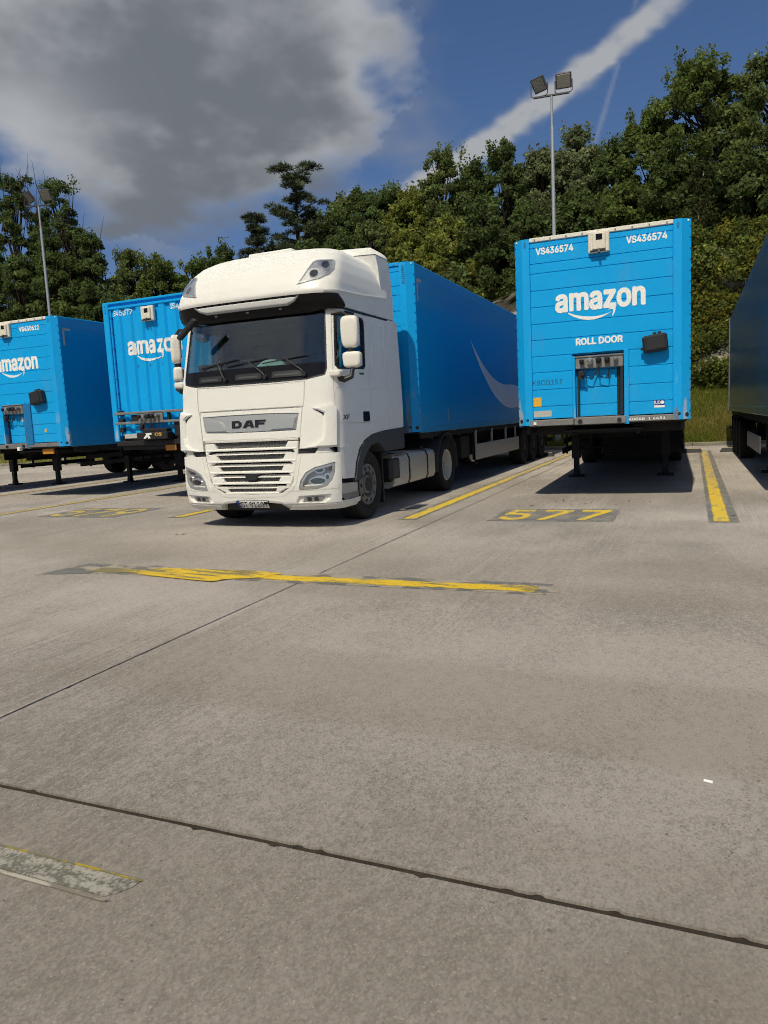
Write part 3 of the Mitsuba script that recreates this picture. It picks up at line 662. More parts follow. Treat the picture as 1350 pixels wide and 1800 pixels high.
#PART3
# ------------------------------------------------------------------ lamp posts and wheel stops
def lamp_post(name, x, y, zt, rz, label):
    Mx = place(x, y, 0, rz)
    put('pole', cat([tube([(0, 0, 0), (0, 0, 0.9)], 0.11, 14), tube([(0, 0, 0.9), (0, 0, zt - 1.0)], [0.085, 0.058], 14), tube([(0, 0, zt - 1.0), (0, 0, zt)], 0.042, 12)]), 'galvanised', name, M=Mx)
    put('cross_arm', bx(-0.62, 0.62, -0.04, 0.04, zt - 0.03, zt + 0.03, 0.008), 'grey_plastic', name, M=Mx)
    for sx, yaw, tilt in ((-0.42, 0.60, 0.92), (0.42, 0.0, 1.0)):
        # panel: box with heat-sink rim, pale lens on the lower face; leans back from the yard
        W, L, H = 0.275, 0.25, 0.045
        v = lambda m: mv(mv(mv(m, 0, 0, 0, rx=-tilt), 0, 0, 0, rz=-yaw), sx, 0, zt + 0.42)
        hp = put('floodlight', v(cat([bx(-W, W, -L, L, -H, H, 0.02), bx(-W * 0.7, W * 0.7, -L * 0.8, L * 0.8, H, H + 0.05, 0.02)])), 'grey_plastic', name, M=Mx)
        put('lens', v(bx(-W + 0.05, W - 0.05, -L + 0.05, L - 0.04, -H - 0.008, -H + 0.004, 0.003)), 'glass_grey', hp, M=Mx)
        u = [(-W - 0.02, 0, 0.0), (-W - 0.02, 0, -0.36), (-W + 0.05, 0, -0.42), (W - 0.05, 0, -0.42), (W + 0.02, 0, -0.36), (W + 0.02, 0, 0)]
        put('yoke', mv(mv(tube(u, 0.018, 6), 0, 0, 0, rz=-yaw * 0.3), sx, 0, zt + 0.44), 'grey_plastic', hp, M=Mx)
    tag(name, label, 'lamp post')


lamp_post('lamp_post', -4.63, 27.75, 12.5, 0.12, 'grey lamp post with two floodlights behind the right blue trailer')
lamp_post('lamp_post_001', -27.85, 26.4, 12.0, 0.25, 'grey lamp post with two floodlights at the left, before the dark trees')

bs('stop_cap_paint', lambda p, n, uv: mix((0.62, 0.47, 0.20), (0.50, 0.42, 0.27), fbm(p.x * 20, p.y * 20)), 0.6)
# the sun is in front of the lamps, so their panels face the yard
stop_body = pl(cat([(np.array([[-0.31, 0, 0], [0.31, 0, 0], [0.31, 0.16, 0], [-0.31, 0.16, 0], [-0.25, 0.03, 0.12], [0.25, 0.03, 0.12], [0.25, 0.13, 0.12], [-0.25, 0.13, 0.12]], float),
                         np.array([[0, 1, 5], [0, 5, 4], [1, 2, 6], [1, 6, 5], [2, 3, 7], [2, 7, 6], [3, 0, 4], [3, 4, 7], [4, 5, 6], [4, 6, 7]]))]), 'black_plastic', False)
stop_cap = pl(bx(-0.235, 0.235, 0.035, 0.125, 0.118, 0.130, 0.003), 'stop_cap_paint', False)
for k, (x, y, lab) in enumerate(((-4.35, 23.4, 'black wheel stop with yellow top behind the truck trailer'), (-2.95, 23.4, 'black wheel stop behind the left landing leg of the numbered bay'), (-0.02, 23.4, 'black wheel stop at the right rear of the blue trailer'),
                                (1.05, 23.4, 'black wheel stop beside the right edge trailer, right of the yellow bay line'))):
    key = 'wheel_stop' + (f'_{k:03d}' if k else '')
    scene[key] = {**stop_body, 'to_world': place(x, y)}; put('cap', stop_cap, parent=key, M=place(x, y)); tag(key, lab, 'wheel stop', 'wheel stops along the back of the bays')

# ------------------------------------------------------------------ trailers
W2 = 1.275
tyre_prof = [(-0.145, 0.30), (-0.17, 0.33), (-0.185, 0.42), (-0.175, 0.475), (-0.15, 0.498), (-0.055, 0.503), (-0.05, 0.492), (-0.035, 0.492), (-0.03, 0.503), (0.03, 0.503), (0.035, 0.492), (0.05, 0.492), (0.055, 0.503), (0.15, 0.498), (0.175, 0.475), (0.185, 0.42), (0.17, 0.33), (0.145, 0.30)]
TYRE = pl(lathe_x(tyre_prof, 44), 'rubber')
RIM_T = pl(lathe_x([(0.150, 0.302), (0.165, 0.285), (0.13, 0.27), (0.06, 0.255), (0.03, 0.23), (0.05, 0.17), (0.06, 0.12), (0.17, 0.115), (0.18, 0.09), (0.18, 0.0)], 36), 'rim_dark')


def wheel(parent, x, y, Mx, side, rim=RIM_T):
    M2 = Mx @ T().translate([x, y, 0.5]) @ (T() if side > 0 else T().rotate([0, 0, 1], 180))
    w = put('wheel', TYRE, parent=parent, M=M2)
    put('rim', rim, parent=w, M=M2)


def smile(w, h, t, arrow=True):
    """the upward curving smile with its arrow head, centred, w wide"""
    u = np.linspace(-1, 1, 41); sk = 0.10 * u
    low = np.c_[u * w / 2, h * (np.abs(u - 0.06) / 1.06) ** 2.0 - h]
    th = t * np.clip(1 - np.abs((u + 0.12) / 1.12) ** 1.7, 0.05, 1)
    up = low + np.c_[-0.10 * th * u, th]
    P1 = Polygon(np.vstack([low, up[::-1]])).buffer(0)
    if not arrow: return P1
    a = w * 0.11
    head = Polygon([(w / 2 - a * 0.62, h * 0.10), (w / 2 + a * 0.05, h * 0.27), (w / 2 + a * 0.75, h * 0.24), (w / 2 + a * 0.78, h * 0.10), (w / 2 + a * 0.62, -h * 0.30), (w / 2 + a * 0.16, -h * 0.78), (w / 2 + a * 0.10, -h * 0.74), (w / 2 + a * 0.34, -h * 0.32), (w / 2 + a * 0.40, h * 0.02), (w / 2 + a * 0.05, h * 0.10)]).buffer(0.003)
    return P1.union(head)


def bolder(m, r, n=6):
    """heavier strokes: copies set off sideways, each a little higher"""
    v, f = m; return cat([(v + [r * math.cos(a), r * math.sin(a), 0.0003 * k], f) for k, a in enumerate(np.arange(n) * 2 * math.pi / n + 0.3)])


AMZ = bolder(text('amazon', 0.315, 1.295), 0.010)
AMZ3 = bolder(text('amazon', 0.315, 1.295), 0.009, 3)
SML = ext(smile(0.64, 0.120, 0.052), 0.004)
ROLLD = bolder(text('ROLL DOOR', 0.092, 0.68), 0.004)
FR = {}


def coupling(parent, Mx, y, x0, x1, z0, z1, seed):
    """plate with air and electric couplings"""
    r = np.random.default_rng(seed)
    cp = put('coupling_panel', cat([bx(x0, x1, y, y + 0.05, z0, z1, 0.01), bx(x0 - .01, x1 + .01, y - 0.02, y + 0.05, z1 - 0.012, z1 + 0.008, 0.004)]), 'dull_steel', parent, M=Mx)
    n = 5; zs = (z0 + z1) / 2
    for k in range(n):
        cx = x0 + (x1 - x0) * (k + 0.85) / (n + 0.7); rr = 0.042 if k in (1, 2, 3) else 0.034
        m = tube([(cx, y, zs + 0.02), (cx, y - 0.07, zs + 0.015), (cx, y - 0.10, zs - 0.01)], [rr, rr, rr * 0.85], 12)
        put('coupling', cat([m, bx(cx - rr * .9, cx + rr * .9, y - 0.11, y - 0.03, zs + rr * .7, zs + rr * 1.3, 0.008)]), ('black_plastic', 'bright_metal', 'black_plastic', 'black_plastic', 'dull_steel')[k], cp, M=Mx)
    put('release_valve', cat([bx(x0 + 0.05, x0 + 0.14, y - 0.05, y, z0 - 0.16, z0 - 0.03, 0.01), tube([(x0 + 0.1, y - 0.05, z0 - 0.1), (x0 + 0.16, y - 0.09, z0 - 0.1)], 0.02, 8)]), 'black_plastic', parent, M=Mx)
    put('hose', cat([tube([(x0 + 0.15 + 0.1 * k, y - 0.01, z0 + 0.02), (x0 + 0.16 + 0.1 * k, y - 0.02, z0 - 0.12 - 0.05 * (k % 2)), (x0 + 0.25 + 0.12 * k, y, z0 - 0.17), (x0 + 0.32 + 0.09 * k, y + 0.02, z0 - 0.02)], 0.010, 6) for k in (0, 2)]), 'black_plastic', parent, M=Mx)


def telematics(parent, Mx, y, xc, z0, z1):
    w = 0.152
    b = put('telematics_box', cat([bx(xc - w, xc + w, y - 0.07, y, z0, z1, 0.012), bx(xc - w + 0.06, xc + w - 0.05, y - 0.105, y - 0.06, z0 + 0.035, z1 - 0.03, 0.012)]), 'cream_plastic', parent, M=Mx)
    put('screen', bx(xc - 0.035, xc + 0.055, y - 0.109, y - 0.10, z1 - 0.135, z1 - 0.05, 0.002), 'gloss_black', b, M=Mx)
    put('latch', cat([bx(xc - 0.12, xc + 0.10, y - 0.11, y - 0.06, z0 + 0.012, z0 + 0.03, 0.004), tube([(xc + 0.01, y - 0.10, z0 + 0.05), (xc + 0.01, y - 0.13, z0 - 0.02)], 0.015, 6)]), 'black_plastic', b, M=Mx)


def document_box(parent, Mx, y, x, z, w, h, ang):
    f = lambda m: mv(mv(m, 0, 0, 0, ry=-ang), x, y, z)
    b = put('document_box', f(cat([bx(-w, w, -0.155, 0, -h, h, 0.03), bx(-w + 0.05, w - 0.04, -0.175, -0.14, -h + 0.03, h - 0.02, 0.015)])), 'black_plastic', parent, M=Mx)
    put('hinge', f(cat([bx(-0.02 + 0.07 * k, 0.03 + 0.07 * k, -0.10, -0.04, h - 0.01, h + 0.035, 0.008) for k in (0, 1)] + [bx(-w - 0.035, -w + 0.01, -0.12, -0.06, -0.07, -0.03, 0.008)])), 'black_plastic', b, M=Mx)


def running_gear(t, Mx, L, legs=True, leg_y=4.35, guard=True, foot_w=0.16):
    for s in (-1, 1):
        put('chassis_beam', cat([bx(s * 0.52 - 0.06, s * 0.52 + 0.06, 0.4, L - 0.3, 1.12, 1.15, 0.004), bx(s * 0.52 - 0.012, s * 0.52 + 0.012, 3.6, L - 0.3, 0.80, 1.12, 0.004), bx(s * 0.52 - 0.06, s * 0.52 + 0.06, 3.6, L - 0.3, 0.78, 0.80, 0.004), bx(s * 0.52 - 0.012, s * 0.52 + 0.012, 0.4, 3.6, 1.0, 1.12, 0.004)]), 'chassis_black', t, M=Mx)
    put('cross_members', cat([bx(-1.2, 1.2, y - 0.03, y + 0.03, 1.02, 1.16, 0.004) for y in np.arange(0.9, L - 0.2, 0.85)] + [bx(-1.2, -1.14, 0.3, L - .2, 1.06, 1.17), bx(1.14, 1.2, 0.3, L - .2, 1.06, 1.17)]), 'chassis_black', t, M=Mx)
    put('kingpin_plate', bx(-0.6, 0.6, 0.35, 2.2, 1.07, 1.11), 'chassis_black', t, M=Mx)
    if legs:
        for s in (-1, 1):
            lg = put('landing_leg', cat([bx(s * 0.89 - 0.09, s * 0.89 + 0.09, leg_y - 0.09, leg_y + 0.09, 0.40, 1.16, 0.01), bx(s * 0.89 - 0.055, s * 0.89 + 0.055, leg_y - 0.055, leg_y + 0.055, 0.06, 0.45, 0.008)]), 'chassis_black', t, M=Mx)
            put('foot', cat([bx(s * 0.89 - foot_w, s * 0.89 + foot_w, leg_y - 0.14, leg_y + 0.14, 0.0, 0.04, 0.012), bx(s * 0.89 - 0.07, s * 0.89 + 0.07, leg_y - 0.07, leg_y + 0.07, 0.03, 0.13, 0.02)]), 'chassis_black', lg, M=Mx)
        put('gear_box', bx(-0.82, 0.82, leg_y - 0.04, leg_y + 0.10, 0.80, 1.10, 0.02), 'chassis_black', t, M=Mx)
        put('leg_brace', cat([tube([(-0.85, leg_y, 0.62), (0.85, leg_y, 0.62)], 0.022, 8), tube([(-0.85, leg_y, 0.75), (-0.3, leg_y + 0.9, 1.08)], 0.022, 6), tube([(0.85, leg_y, 0.75), (0.3, leg_y + 0.9, 1.08)], 0.022, 6)]), 'chassis_black', t, M=Mx)
    for k in range(3):
        y = L - 4.9 + 1.31 * k
        put('axle', cat([tube([(-1.0, y, 0.5), (1.0, y, 0.5)], 0.065, 10), bx(-0.62, -0.42, y - 0.35, y + 0.1, 0.55, 0.85, 0.02), bx(0.42, 0.62, y - 0.35, y + 0.1, 0.55, 0.85, 0.02)]), 'chassis_black', t, M=Mx)
        for s in (-1, 1): wheel(t, s * 1.06, y, Mx, s)
    for s in (-1, 1):
        put('mudguard', cat([bx(s * 1.06 - 0.2, s * 1.06 + 0.2, L - 5.5 + 0.03, L - 1.6, 1.03, 1.045, 0.005), bx(s * 1.06 - 0.2, s * 1.06 + 0.2, L - 1.62, L - 1.60, 0.35, 1.03, 0.005)]), 'chassis_black', t, M=Mx)
        if guard:
            put('side_guard', cat([bx(s * 1.235 - 0.012, s * 1.235 + 0.012, 4.75, L - 5.75, 0.47, 0.60, 0.006), bx(s * 1.235 - 0.012, s * 1.235 + 0.012, 5.0, L - 5.75, 0.68, 0.81, 0.006)] + [bx(s * 1.2 - 0.02, s * 1.2 + 0.02, y - 0.03, y + 0.03, 0.45, 1.1, 0.004) for y in (5.2, 6.5, 7.6)]), 'chassis_black' if guard == 'dark' else 'alloy_panel', t, M=Mx)
    put('rear_bumper', cat([bx(-1.2, 1.2, L - 0.12, L - 0.02, 0.42, 0.54, 0.015), bx(-0.5, -0.4, L - 0.2, L - 0.06, 0.5, 1.1), bx(0.4, 0.5, L - 0.2, L - 0.06, 0.5, 1.1)]), 'chassis_black', t, M=Mx)
    for s in (-1, 1):
        tl = put('tail_light', bx(s * 0.95 - 0.2, s * 0.95 + 0.2, L - 0.05, L + 0.02, 0.98, 1.1, 0.012), 'red_plastic', t, M=Mx)


def box_body(t, Mx, H, ZB, L=13.6):
    for s in (-1, 1):
        put('side_wall', bx(s * 1.255 - 0.02, s * 1.255 + 0.012, 0.155, L - 0.14, ZB + 0.12, H - 0.2, 0.002), 'blue_side', t, M=Mx)
        put('top_rail', bx(s * 1.25 - 0.03, s * 1.25 + 0.024, 0.152, L - 0.1, H - 0.205, H - 0.005, 0.012), 'blue_side', t, M=Mx)
        put('lower_rail', cat([bx(s * 1.25 - 0.03, s * 1.25 + 0.026, 0.152, L - 0.1, ZB - 0.03, ZB + 0.125, 0.01), bx(s * 1.25 - 0.02, s * 1.25 + 0.034, 0.6, L - 0.5, ZB + 0.03, ZB + 0.10, 0.004)]), 'blue_side', t, M=Mx)
        put('rear_post', bx(s * 1.24 - 0.06, s * 1.24 + 0.034, L - 0.14, L, ZB - 0.06, H, 0.012), 'dull_steel', t, M=Mx)
    put('roof', bx(-1.25, 1.25, 0.06, L - 0.05, H - 0.04, H - 0.012, 0.004), 'white_plastic', t, M=Mx)
    put('floor', bx(-1.22, 1.22, 0.08, L - 0.03, ZB - 0.04, ZB + 0.1, 0.004), 'chassis_black', t, M=Mx)
    put('rear_door', cat([bx(-1.18, 1.18, L - 0.06, L - 0.02, ZB + 0.05 + 0.27 * k, ZB + 0.31 + 0.27 * k, 0.01) for k in range(int((H - ZB - .1) / 0.27))]), 'white_plastic', t, M=Mx)
    put('corner_marker', cat([bx(1.2675, 1.2705, 0.20, 0.42, H - 0.30, H - 0.25, 0.001), bx(1.2675, 1.2705, 0.20, 0.25, H - 0.62, H - 0.30, 0.001)]), 'pale_print', t, M=Mx)




def front_posts(t, Mx, H, ZB, mirror=False):
    for s in (-1, 1):
        poly = [(s * 1.035, 0.0), (s * 1.15, 0.0), (s * W2, 0.10), (s * W2, 0.15), (s * 1.035, 0.15)]
        if s < 0: poly = poly[::-1]
        m = ext(Polygon(poly), H - ZB + 0.01); v, f = m; v = v + [0, 0, ZB - 0.01]
        p_ = put('corner_post', (v, f), 'blue_post', t, smooth=False, M=Mx)
        d = np.array([s * 0.125, 0.10]); nrm = np.array([s * 0.625, -0.78])
        ri = []
        for z in np.arange(ZB + 0.12, H - 0.05, 0.155):
            c = np.array([s * 1.15, 0.0]) + d * 0.9
            ri.append(mv((_hv, _hf), c[0] + nrm[0] * 0.004, c[1] + nrm[1] * 0.004, z, 0.009))
        put('rivet', cat(ri), 'blue_dark', p_, smooth=False, M=Mx); labels[p_ + '__rivet'] = {'label': 'row of small rivets down the corner post', 'kind': 'stuff'}
        put('lashing_hole', cat([xz(ext(Polygon([(s * 1.10 + 0.018 * math.cos(a), zz + hh * math.sin(a)) for a in np.linspace(0, 2 * np.pi, 13)[:-1]]), 0.004), 0.0005) for zz, hh in ((H - 0.09, 0.05),)]), 'blue_dark', p_, smooth=False, M=Mx)
        hole = lambda x, z, r: xz(ext(Polygon([(x + r * math.cos(a), z + r * math.sin(a)) for a in np.linspace(0, 2 * np.pi, 13)[:-1]]), 0.004), 0.0005)
        put('bolt_hole', cat([hole(s * 1.12, ZB + 0.075, 0.022)]), 'black_plastic', p_, smooth=False, M=Mx)
        w = mv(ext(Polygon([(0.032 * math.cos(a), 0.032 * math.sin(a)) for a in np.linspace(0, 2 * np.pi, 15)[:-1]]), 0.004), 0, 0, 0)
        e = np.array([d[0], d[1]]) / np.hypot(*d); c = np.array([s * 1.15, 0]) + d * 0.6 + nrm * 0.0005; v, f = w
        vv = np.c_[c[0] + v[:, 0] * e[0] * s + v[:, 2] * nrm[0], c[1] + v[:, 0] * e[1] * s + v[:, 2] * nrm[1], ZB + 0.06 + v[:, 1]]
        put('bolt_hole', (vv, f), 'black_plastic', p_, smooth=False, M=Mx)


def box_front(t, Mx, H, ZB, num, lines, recess, bigs=True):
    """horizontal wall panels with a coupling recess; x, z as on the photographed front"""
    x0, x1, zr = recess
    for xa, xb, za, zb_ in ((-1.04, 1.04, zr, H - 0.05), (-1.04, x0, ZB + 0.1, zr), (x1, 1.04, ZB + 0.1, zr)): put('front_backing', bx(xa, xb, 0.062, 0.085, za, zb_), 'blue_dark', t, M=Mx)
    zs = [H - 0.06] + lines
    g = 0.0025
    for a, b in zip(zs[:-1], zs[1:]):
        hi, lo = a - g, b + g
        if lo > zr - 0.02: put('front_panel', bx(-1.033, 1.033, 0.018, 0.058, lo, hi, 0.006), 'blue_panel', t, M=Mx)
        else:
            for xa, xb, yy in ((-1.033, x0 - 0.01, 0.018), (x0 + 0.03, x1 - 0.03, 0.13), (x1 + 0.04, 1.033, 0.018)):
                put('front_panel', bx(xa, xb, yy, yy + 0.04, lo, min(hi, zr if yy > 0.1 else hi), 0.006), 'blue_panel', t, M=Mx)
    put('top_edge', bx(-1.035, 1.035, -0.004, 0.06, H - 0.058, H + 0.004, 0.008), 'white_plastic', t, M=Mx)
    put('edge_bolts', cat([mv((_hv, _hf), x, -0.006, H - 0.028, 0.010) for x in np.linspace(-0.95, 0.95, 9)]), 'dull_steel', t, M=Mx)
    zl = lines[-1]
    put('sill', cat([bx(-1.10, x0, 0.0, 0.12, zl - 0.11, zl - 0.012, 0.008), bx(x0 + 0.01, x1, -0.02, 0.2, zl - 0.115, zl - 0.0, 0.01), bx(x1 + 0.01, 1.10, 0.0, 0.12, zl - 0.10, zl - 0.012, 0.008)]), 'dull_steel', t, M=Mx)
    # recess frame
    put('recess_post', cat([bx(x1 - 0.03, x1 + 0.035, 0.004, 0.2, zl - 0.13, zr + 0.03, 0.006), bx(x1 + 0.028, x1 + 0.04, -0.008, 0.02, zl - 0.13, zr + 0.03, 0.003)]), 'blue_post', t, M=Mx)
    put('recess_post', cat([bx(x0 - 0.01, x0 + 0.03, 0.008, 0.2, zl - 0.02, zr - 0.02, 0.006)]), 'blue_post', t, M=Mx)
    for a_, b_, r_ in ((x0 + 0.07, 0.10, 0.018), (x1 - 0.065, 0.07, 0.034), (x1 - 0.12, 0.13, 0.02)):
        put('cable_rail', tube([(a_, b_, zl + 0.02), (a_, b_, zr - 0.16)], r_, 6), 'black_plastic', t, M=Mx)
    for a_ in (x0 + 0.1, x1 - 0.1): put('tow_eye', tube([(a_, -0.02, zl - 0.06), (a_, -0.045, zl - 0.06)], 0.033, 12), 'chassis_black', t, M=Mx)
    put('lettering', xz((AMZ[0] * 1.0 + [0, 2.935, 0], AMZ[1]), 0.0175), 'white_print', t, smooth=False, M=Mx)
    put('smile_mark', xz((np.asarray(SML[0]) + [-0.145, 2.886, 0], SML[1]), 0.0175), 'white_print', t, smooth=False, M=Mx)
    for xc in num[1]:
        v, f = bolder(text(num[0], 0.094, num[2]), 0.003); put('lettering', xz((v + [xc, num[3], 0], f), 0.0175), 'white_print', t, smooth=False, M=Mx)


# --- the blue trailer standing in bay 577
t = 'semi_trailer'; M1 = place(-1.298, 11.688, 0, 0.0226); H1, Z1 = 4.065, 1.215
box_body(t, M1, H1, Z1); front_posts(t, M1, H1, Z1)
box_front(t, M1, H1, Z1, ('VS436574', (-0.654, 0.672), 0.56, 3.816), [3.915, 3.683, 3.535, 3.277, 3.027, 2.771, 2.526, 2.274, 2.024, 1.757, 1.496, 1.300], (-0.405, 0.375, 2.26))
running_gear(t, M1, 13.6, guard='dark')
put('lettering', xz((ROLLD[0] + [-0.012, 2.405, 0], ROLLD[1]), 0.0175), 'white_print', t, smooth=False, M=M1)
telematics(t, M1, 0.018, 0.003, 3.73, 4.035)
document_box(t, M1, 0.018, 0.79, 2.335, 0.175, 0.125, 0.12)
coupling(t, M1, 0.03, -0.375, 0.335, 2.04, 2.225, 3)
put('sticker', xz(ext(sbox(-1.02, 1.50, -0.90, 1.64), 0.003), 0.0175), 'yellow_print', t, smooth=False, M=M1, label='yellow sticker low on the left of the front')
v, f = text('A B C D', 0.018, 0.09, False, 0.001)
put('sticker', xz(ext(sbox(-1.02, 1.335, -0.74, 1.43), 0.003), 0.0175), 'pale_print', t, smooth=False, M=M1, label='pale plate with small print low on the left')
sk = put('sticker', xz(ext(sbox(0.775, 1.43, 0.915, 1.51), 0.003), 0.0175), 'navy_print', t, smooth=False, M=M1, label='small navy sticker with a white disc')
put('disc', xz(ext(Polygon([(0.885 + 0.026 * math.cos(a), 1.470 + 0.026 * math.sin(a)) for a in np.linspace(0, 6.28, 17)[:-1]]), 0.002), 0.0143), 'white_print', sk, smooth=False, M=M1)
put('strip', xz(ext(sbox(0.772, 1.396, 0.917, 1.428), 0.003), 0.0172), 'white_print', sk, smooth=False, M=M1)
v, f = text('RJO', 0.05, 0.085, True, 0.001); put('lettering', xz((v + [0.815, 1.445, 0], f), 0.0143), 'white_print', sk, smooth=False, M=M1)
v, f = text('K8CG157', 0.075, 0.46, False, 0.0015); put('scribble', xz((v + [-0.80, 1.83, 0], f), 0.0177), 'ink', t, smooth=False, M=M1, label='hand written dark code on the left of the front')
v, f = text('K0048  1 6431', 0.035, 0.52, True, 0.002); put('chassis_number', xz((v + [0.67, 1.222, 0], f), 0.0), 'white_print', t, smooth=False, M=M1)
put('gladhand_lamp', mv((_hv, _hf), -1.0, -0.01, 1.235, 0.022), 'white_print', t, smooth=False, M=M1)
put('pallet_box', bx(-0.55, 1.2, 6.4, 7.3, 0.34, 1.04, 0.02), 'chassis_black', t, M=M1)
tag(t, 'blue box trailer parked without a tractor, marked ROLL DOOR on its ribbed front', 'trailer', 'blue trailers parked in the bays')

# --- the blue trailer hitched to the truck
t = 'semi_trailer_001'; M2 = place(-5.545, 11.68, 0, 0.0019); H2, Z2 = 3.995, 1.19
box_body(t, M2, H2, Z2); front_posts(t, M2, H2, Z2)
box_front(t, M2, H2, Z2, ('VS433918', (-0.654,), 0.56, 3.75), [3.85, 3.62, 3.47, 3.21, 2.96, 2.70, 2.46, 2.21, 1.96, 1.69, 1.43, 1.27], (-0.405, 0.375, 2.2))
running_gear(t, M2, 13.6, legs=False, guard=False)
coupling(t, M2, 0.03, -0.375, 0.335, 1.98, 2.165, 5)
for s in (-1, 1):
    put('side_guard', cat([bx(s * 1.24 - 0.014, s * 1.24 + 0.014, 3.62, 7.9, 0.46, 0.80, 0.008)] + [bx(s * 1.2 - 0.02, s * 1.2 + 0.02, y - 0.03, y + 0.03, 0.5, 1.1, 0.004) for y in (3.8, 5.2, 6.6, 7.7)]), 'alloy_panel', t, M=M2)
    lg = put('landing_leg', cat([bx(s * 0.89 - 0.075, s * 0.89 + 0.075, 4.4 - 0.075, 4.4 + 0.075, 0.5, 1.16, 0.01), bx(s * 0.89 - 0.055, s * 0.89 + 0.055, 4.345, 4.455, 0.36, 0.52, 0.008)]), 'chassis_black', t, M=M2)
    put('foot', bx(s * 0.89 - 0.15, s * 0.89 + 0.15, 4.26, 4.54, 0.32, 0.36, 0.012), 'chassis_black', lg, M=M2)


def big_smile():
    yv = np.linspace(-1, 1, 61); c = 7.15; half = 3.75
    low = np.c_[c + yv * half, 1.56 + 1.42 * np.abs(yv) ** 2.15]
    th = 0.60 * (1 - np.abs(yv) ** 1.35)
    up = np.c_[low[:, 0] - 0.20 * th * yv, low[:, 1] + th]
    p = Polygon(np.vstack([low, up[::-1]])).buffer(0)
    hd = LineString([(10.1, 3.25), (10.9, 3.42), (11.35, 3.3), (11.2, 2.75), (10.9, 2.2)]).buffer(0.13)
    return p.union(hd)


BIG = ext(big_smile(), 0.002)
put('smile_mark', yz(BIG, 1.2675), 'white_print', t, smooth=False, M=M2, label='huge pale smile mark on the long side')
v, f = text('433918', 0.055, 0.24, True, 0.002); v, f = mv((v, f), rz=-math.pi / 2); put('lettering', yz((v + [1.68, 1.45, 0], f), 1.2675), 'pale_print', t, smooth=False, M=M2)
put('post_label', xz(mv(text('VS433918', 0.05, 0.28, True, 0.002), 1.085, H2 - 0.22, 0, rz=-math.pi / 2), 0.0), 'ink', t, smooth=False, M=M2)
put('step_bracket', cat([tube([(1.22, 3.35, 0.58), (1.22, 3.35, 0.46), (1.22, 3.5, 0.45)], 0.02, 6), bx(1.2, 1.25, 3.2, 3.32, 0.5, 0.6, 0.01)]), 'bright_metal', t, M=M2)
put('tool_box', bx(0.55, 1.2, 2.7, 3.3, 0.55, 1.0, 0.02), 'chassis_black', t, M=M2)
tag(t, 'long blue box trailer hitched behind the white truck, huge pale smile on its side', 'trailer', 'blue trailers parked in the bays')

scene[t + '__top_edge'] = {**scene[t + '__top_edge'], 'bsdf': {'type': 'ref', 'id': 'blue_panel'}}
# --- corrugated blue container trailer left of the truck
t = 'container_trailer'; M3 = place(-9.705, 11.75, 0, 0.0); H3, Z3 = 4.015, 1.25
for s in (-1, 1):
    put('side_wall', bx(s * 1.25 - 0.02, s * 1.25 + 0.012, 0.12, 13.45, Z3 + 0.14, H3 - 0.14, 0.002), 'blue_side', t, M=M3)
    put('top_rail', bx(s * 1.24 - 0.03, s * 1.24 + 0.03, 0.125, 13.5, H3 - 0.14, H3 - 0.002, 0.012), 'blue_side', t, M=M3)
    put('lower_rail', bx(s * 1.24 - 0.03, s * 1.24 + 0.032, 0.125, 13.5, Z3 - 0.02, Z3 + 0.15, 0.012), 'blue_side', t, M=M3)
    p_ = put('corner_post', cat([bx(s * 1.205 - 0.07, s * 1.205 + 0.07, 0, 0.12, Z3 - 0.02, H3 + 0.002, 0.014), bx(s * 1.11 - 0.018, s * 1.11 + 0.018, 0.03, 0.1, Z3 + .1, H3 - 0.1, 0.006)]), 'blue_post', t, M=M3)
    put('lashing_slot', cat([bx(s * 1.2 - 0.02, s * 1.2 + 0.02, -0.003, 0.02, H3 - 0.10 - 0.06 * k, H3 - 0.06 - 0.06 * k, 0.004) for k in (0, 1, 2)]), 'blue_dark', p_, M=M3)
put('top_beam', cat([bx(-1.134, 1.134, 0.0, 0.1, H3 - 0.045, H3, 0.01), bx(-1.134, 1.134, 0.05, 0.1, H3 - 0.10, H3 - 0.04, 0.004), bx(-1.134, 1.134, 0.005, 0.1, H3 - 0.145, H3 - 0.095, 0.01)]), 'blue_panel', t, M=M3)
# trapezoid corrugation across the front
per, dep = 0.2775, 0.042
xs, ys = [], []
for k in range(8):
    a = -1.11 + per * k
    for fr, yy in ((0.0, 0.02 + dep), (0.28, 0.02 + dep), (0.42, 0.02), (0.86, 0.02), (1.0, 0.02 + dep)):
        if not xs or a + fr * per > xs[-1] + 1e-6: xs.append(a + fr * per); ys.append(yy)


def corr_y(x): return np.interp(x, xs, ys)


vx = np.array(xs); n = len(vx); zz = np.array([Z3 + 0.1, H3 - 0.13])
v = np.vstack([np.c_[vx, ys, np.full(n, z)] for z in zz] + [np.c_[vx, np.full(n, 0.09), np.full(n, z)] for z in zz]); k = np.arange(n - 1)
f = np.vstack([np.c_[k, k + 1, n + k + 1], np.c_[k, n + k + 1, n + k], np.c_[2 * n + k, 3 * n + k + 1, 2 * n + k + 1], np.c_[2 * n + k, 3 * n + k, 3 * n + k + 1]])
put('front_wall', (v, f), 'blue_panel', t, smooth=False, M=M3, label='corrugated blue front wall')


def on_corr(m, off=0.005):
    """flat lettering laid over the corrugation"""
    v, f = np.asarray(m[0]), np.asarray(m[1]); q = trimesh.Trimesh(v, f, process=False)
    q = q.subdivide_to_size(0.024, max_iter=14); v = np.array(q.vertices)
    return np.c_[v[:, 0], corr_y(v[:, 0]) - off - v[:, 2] * 0.4, v[:, 1]], np.array(q.faces)


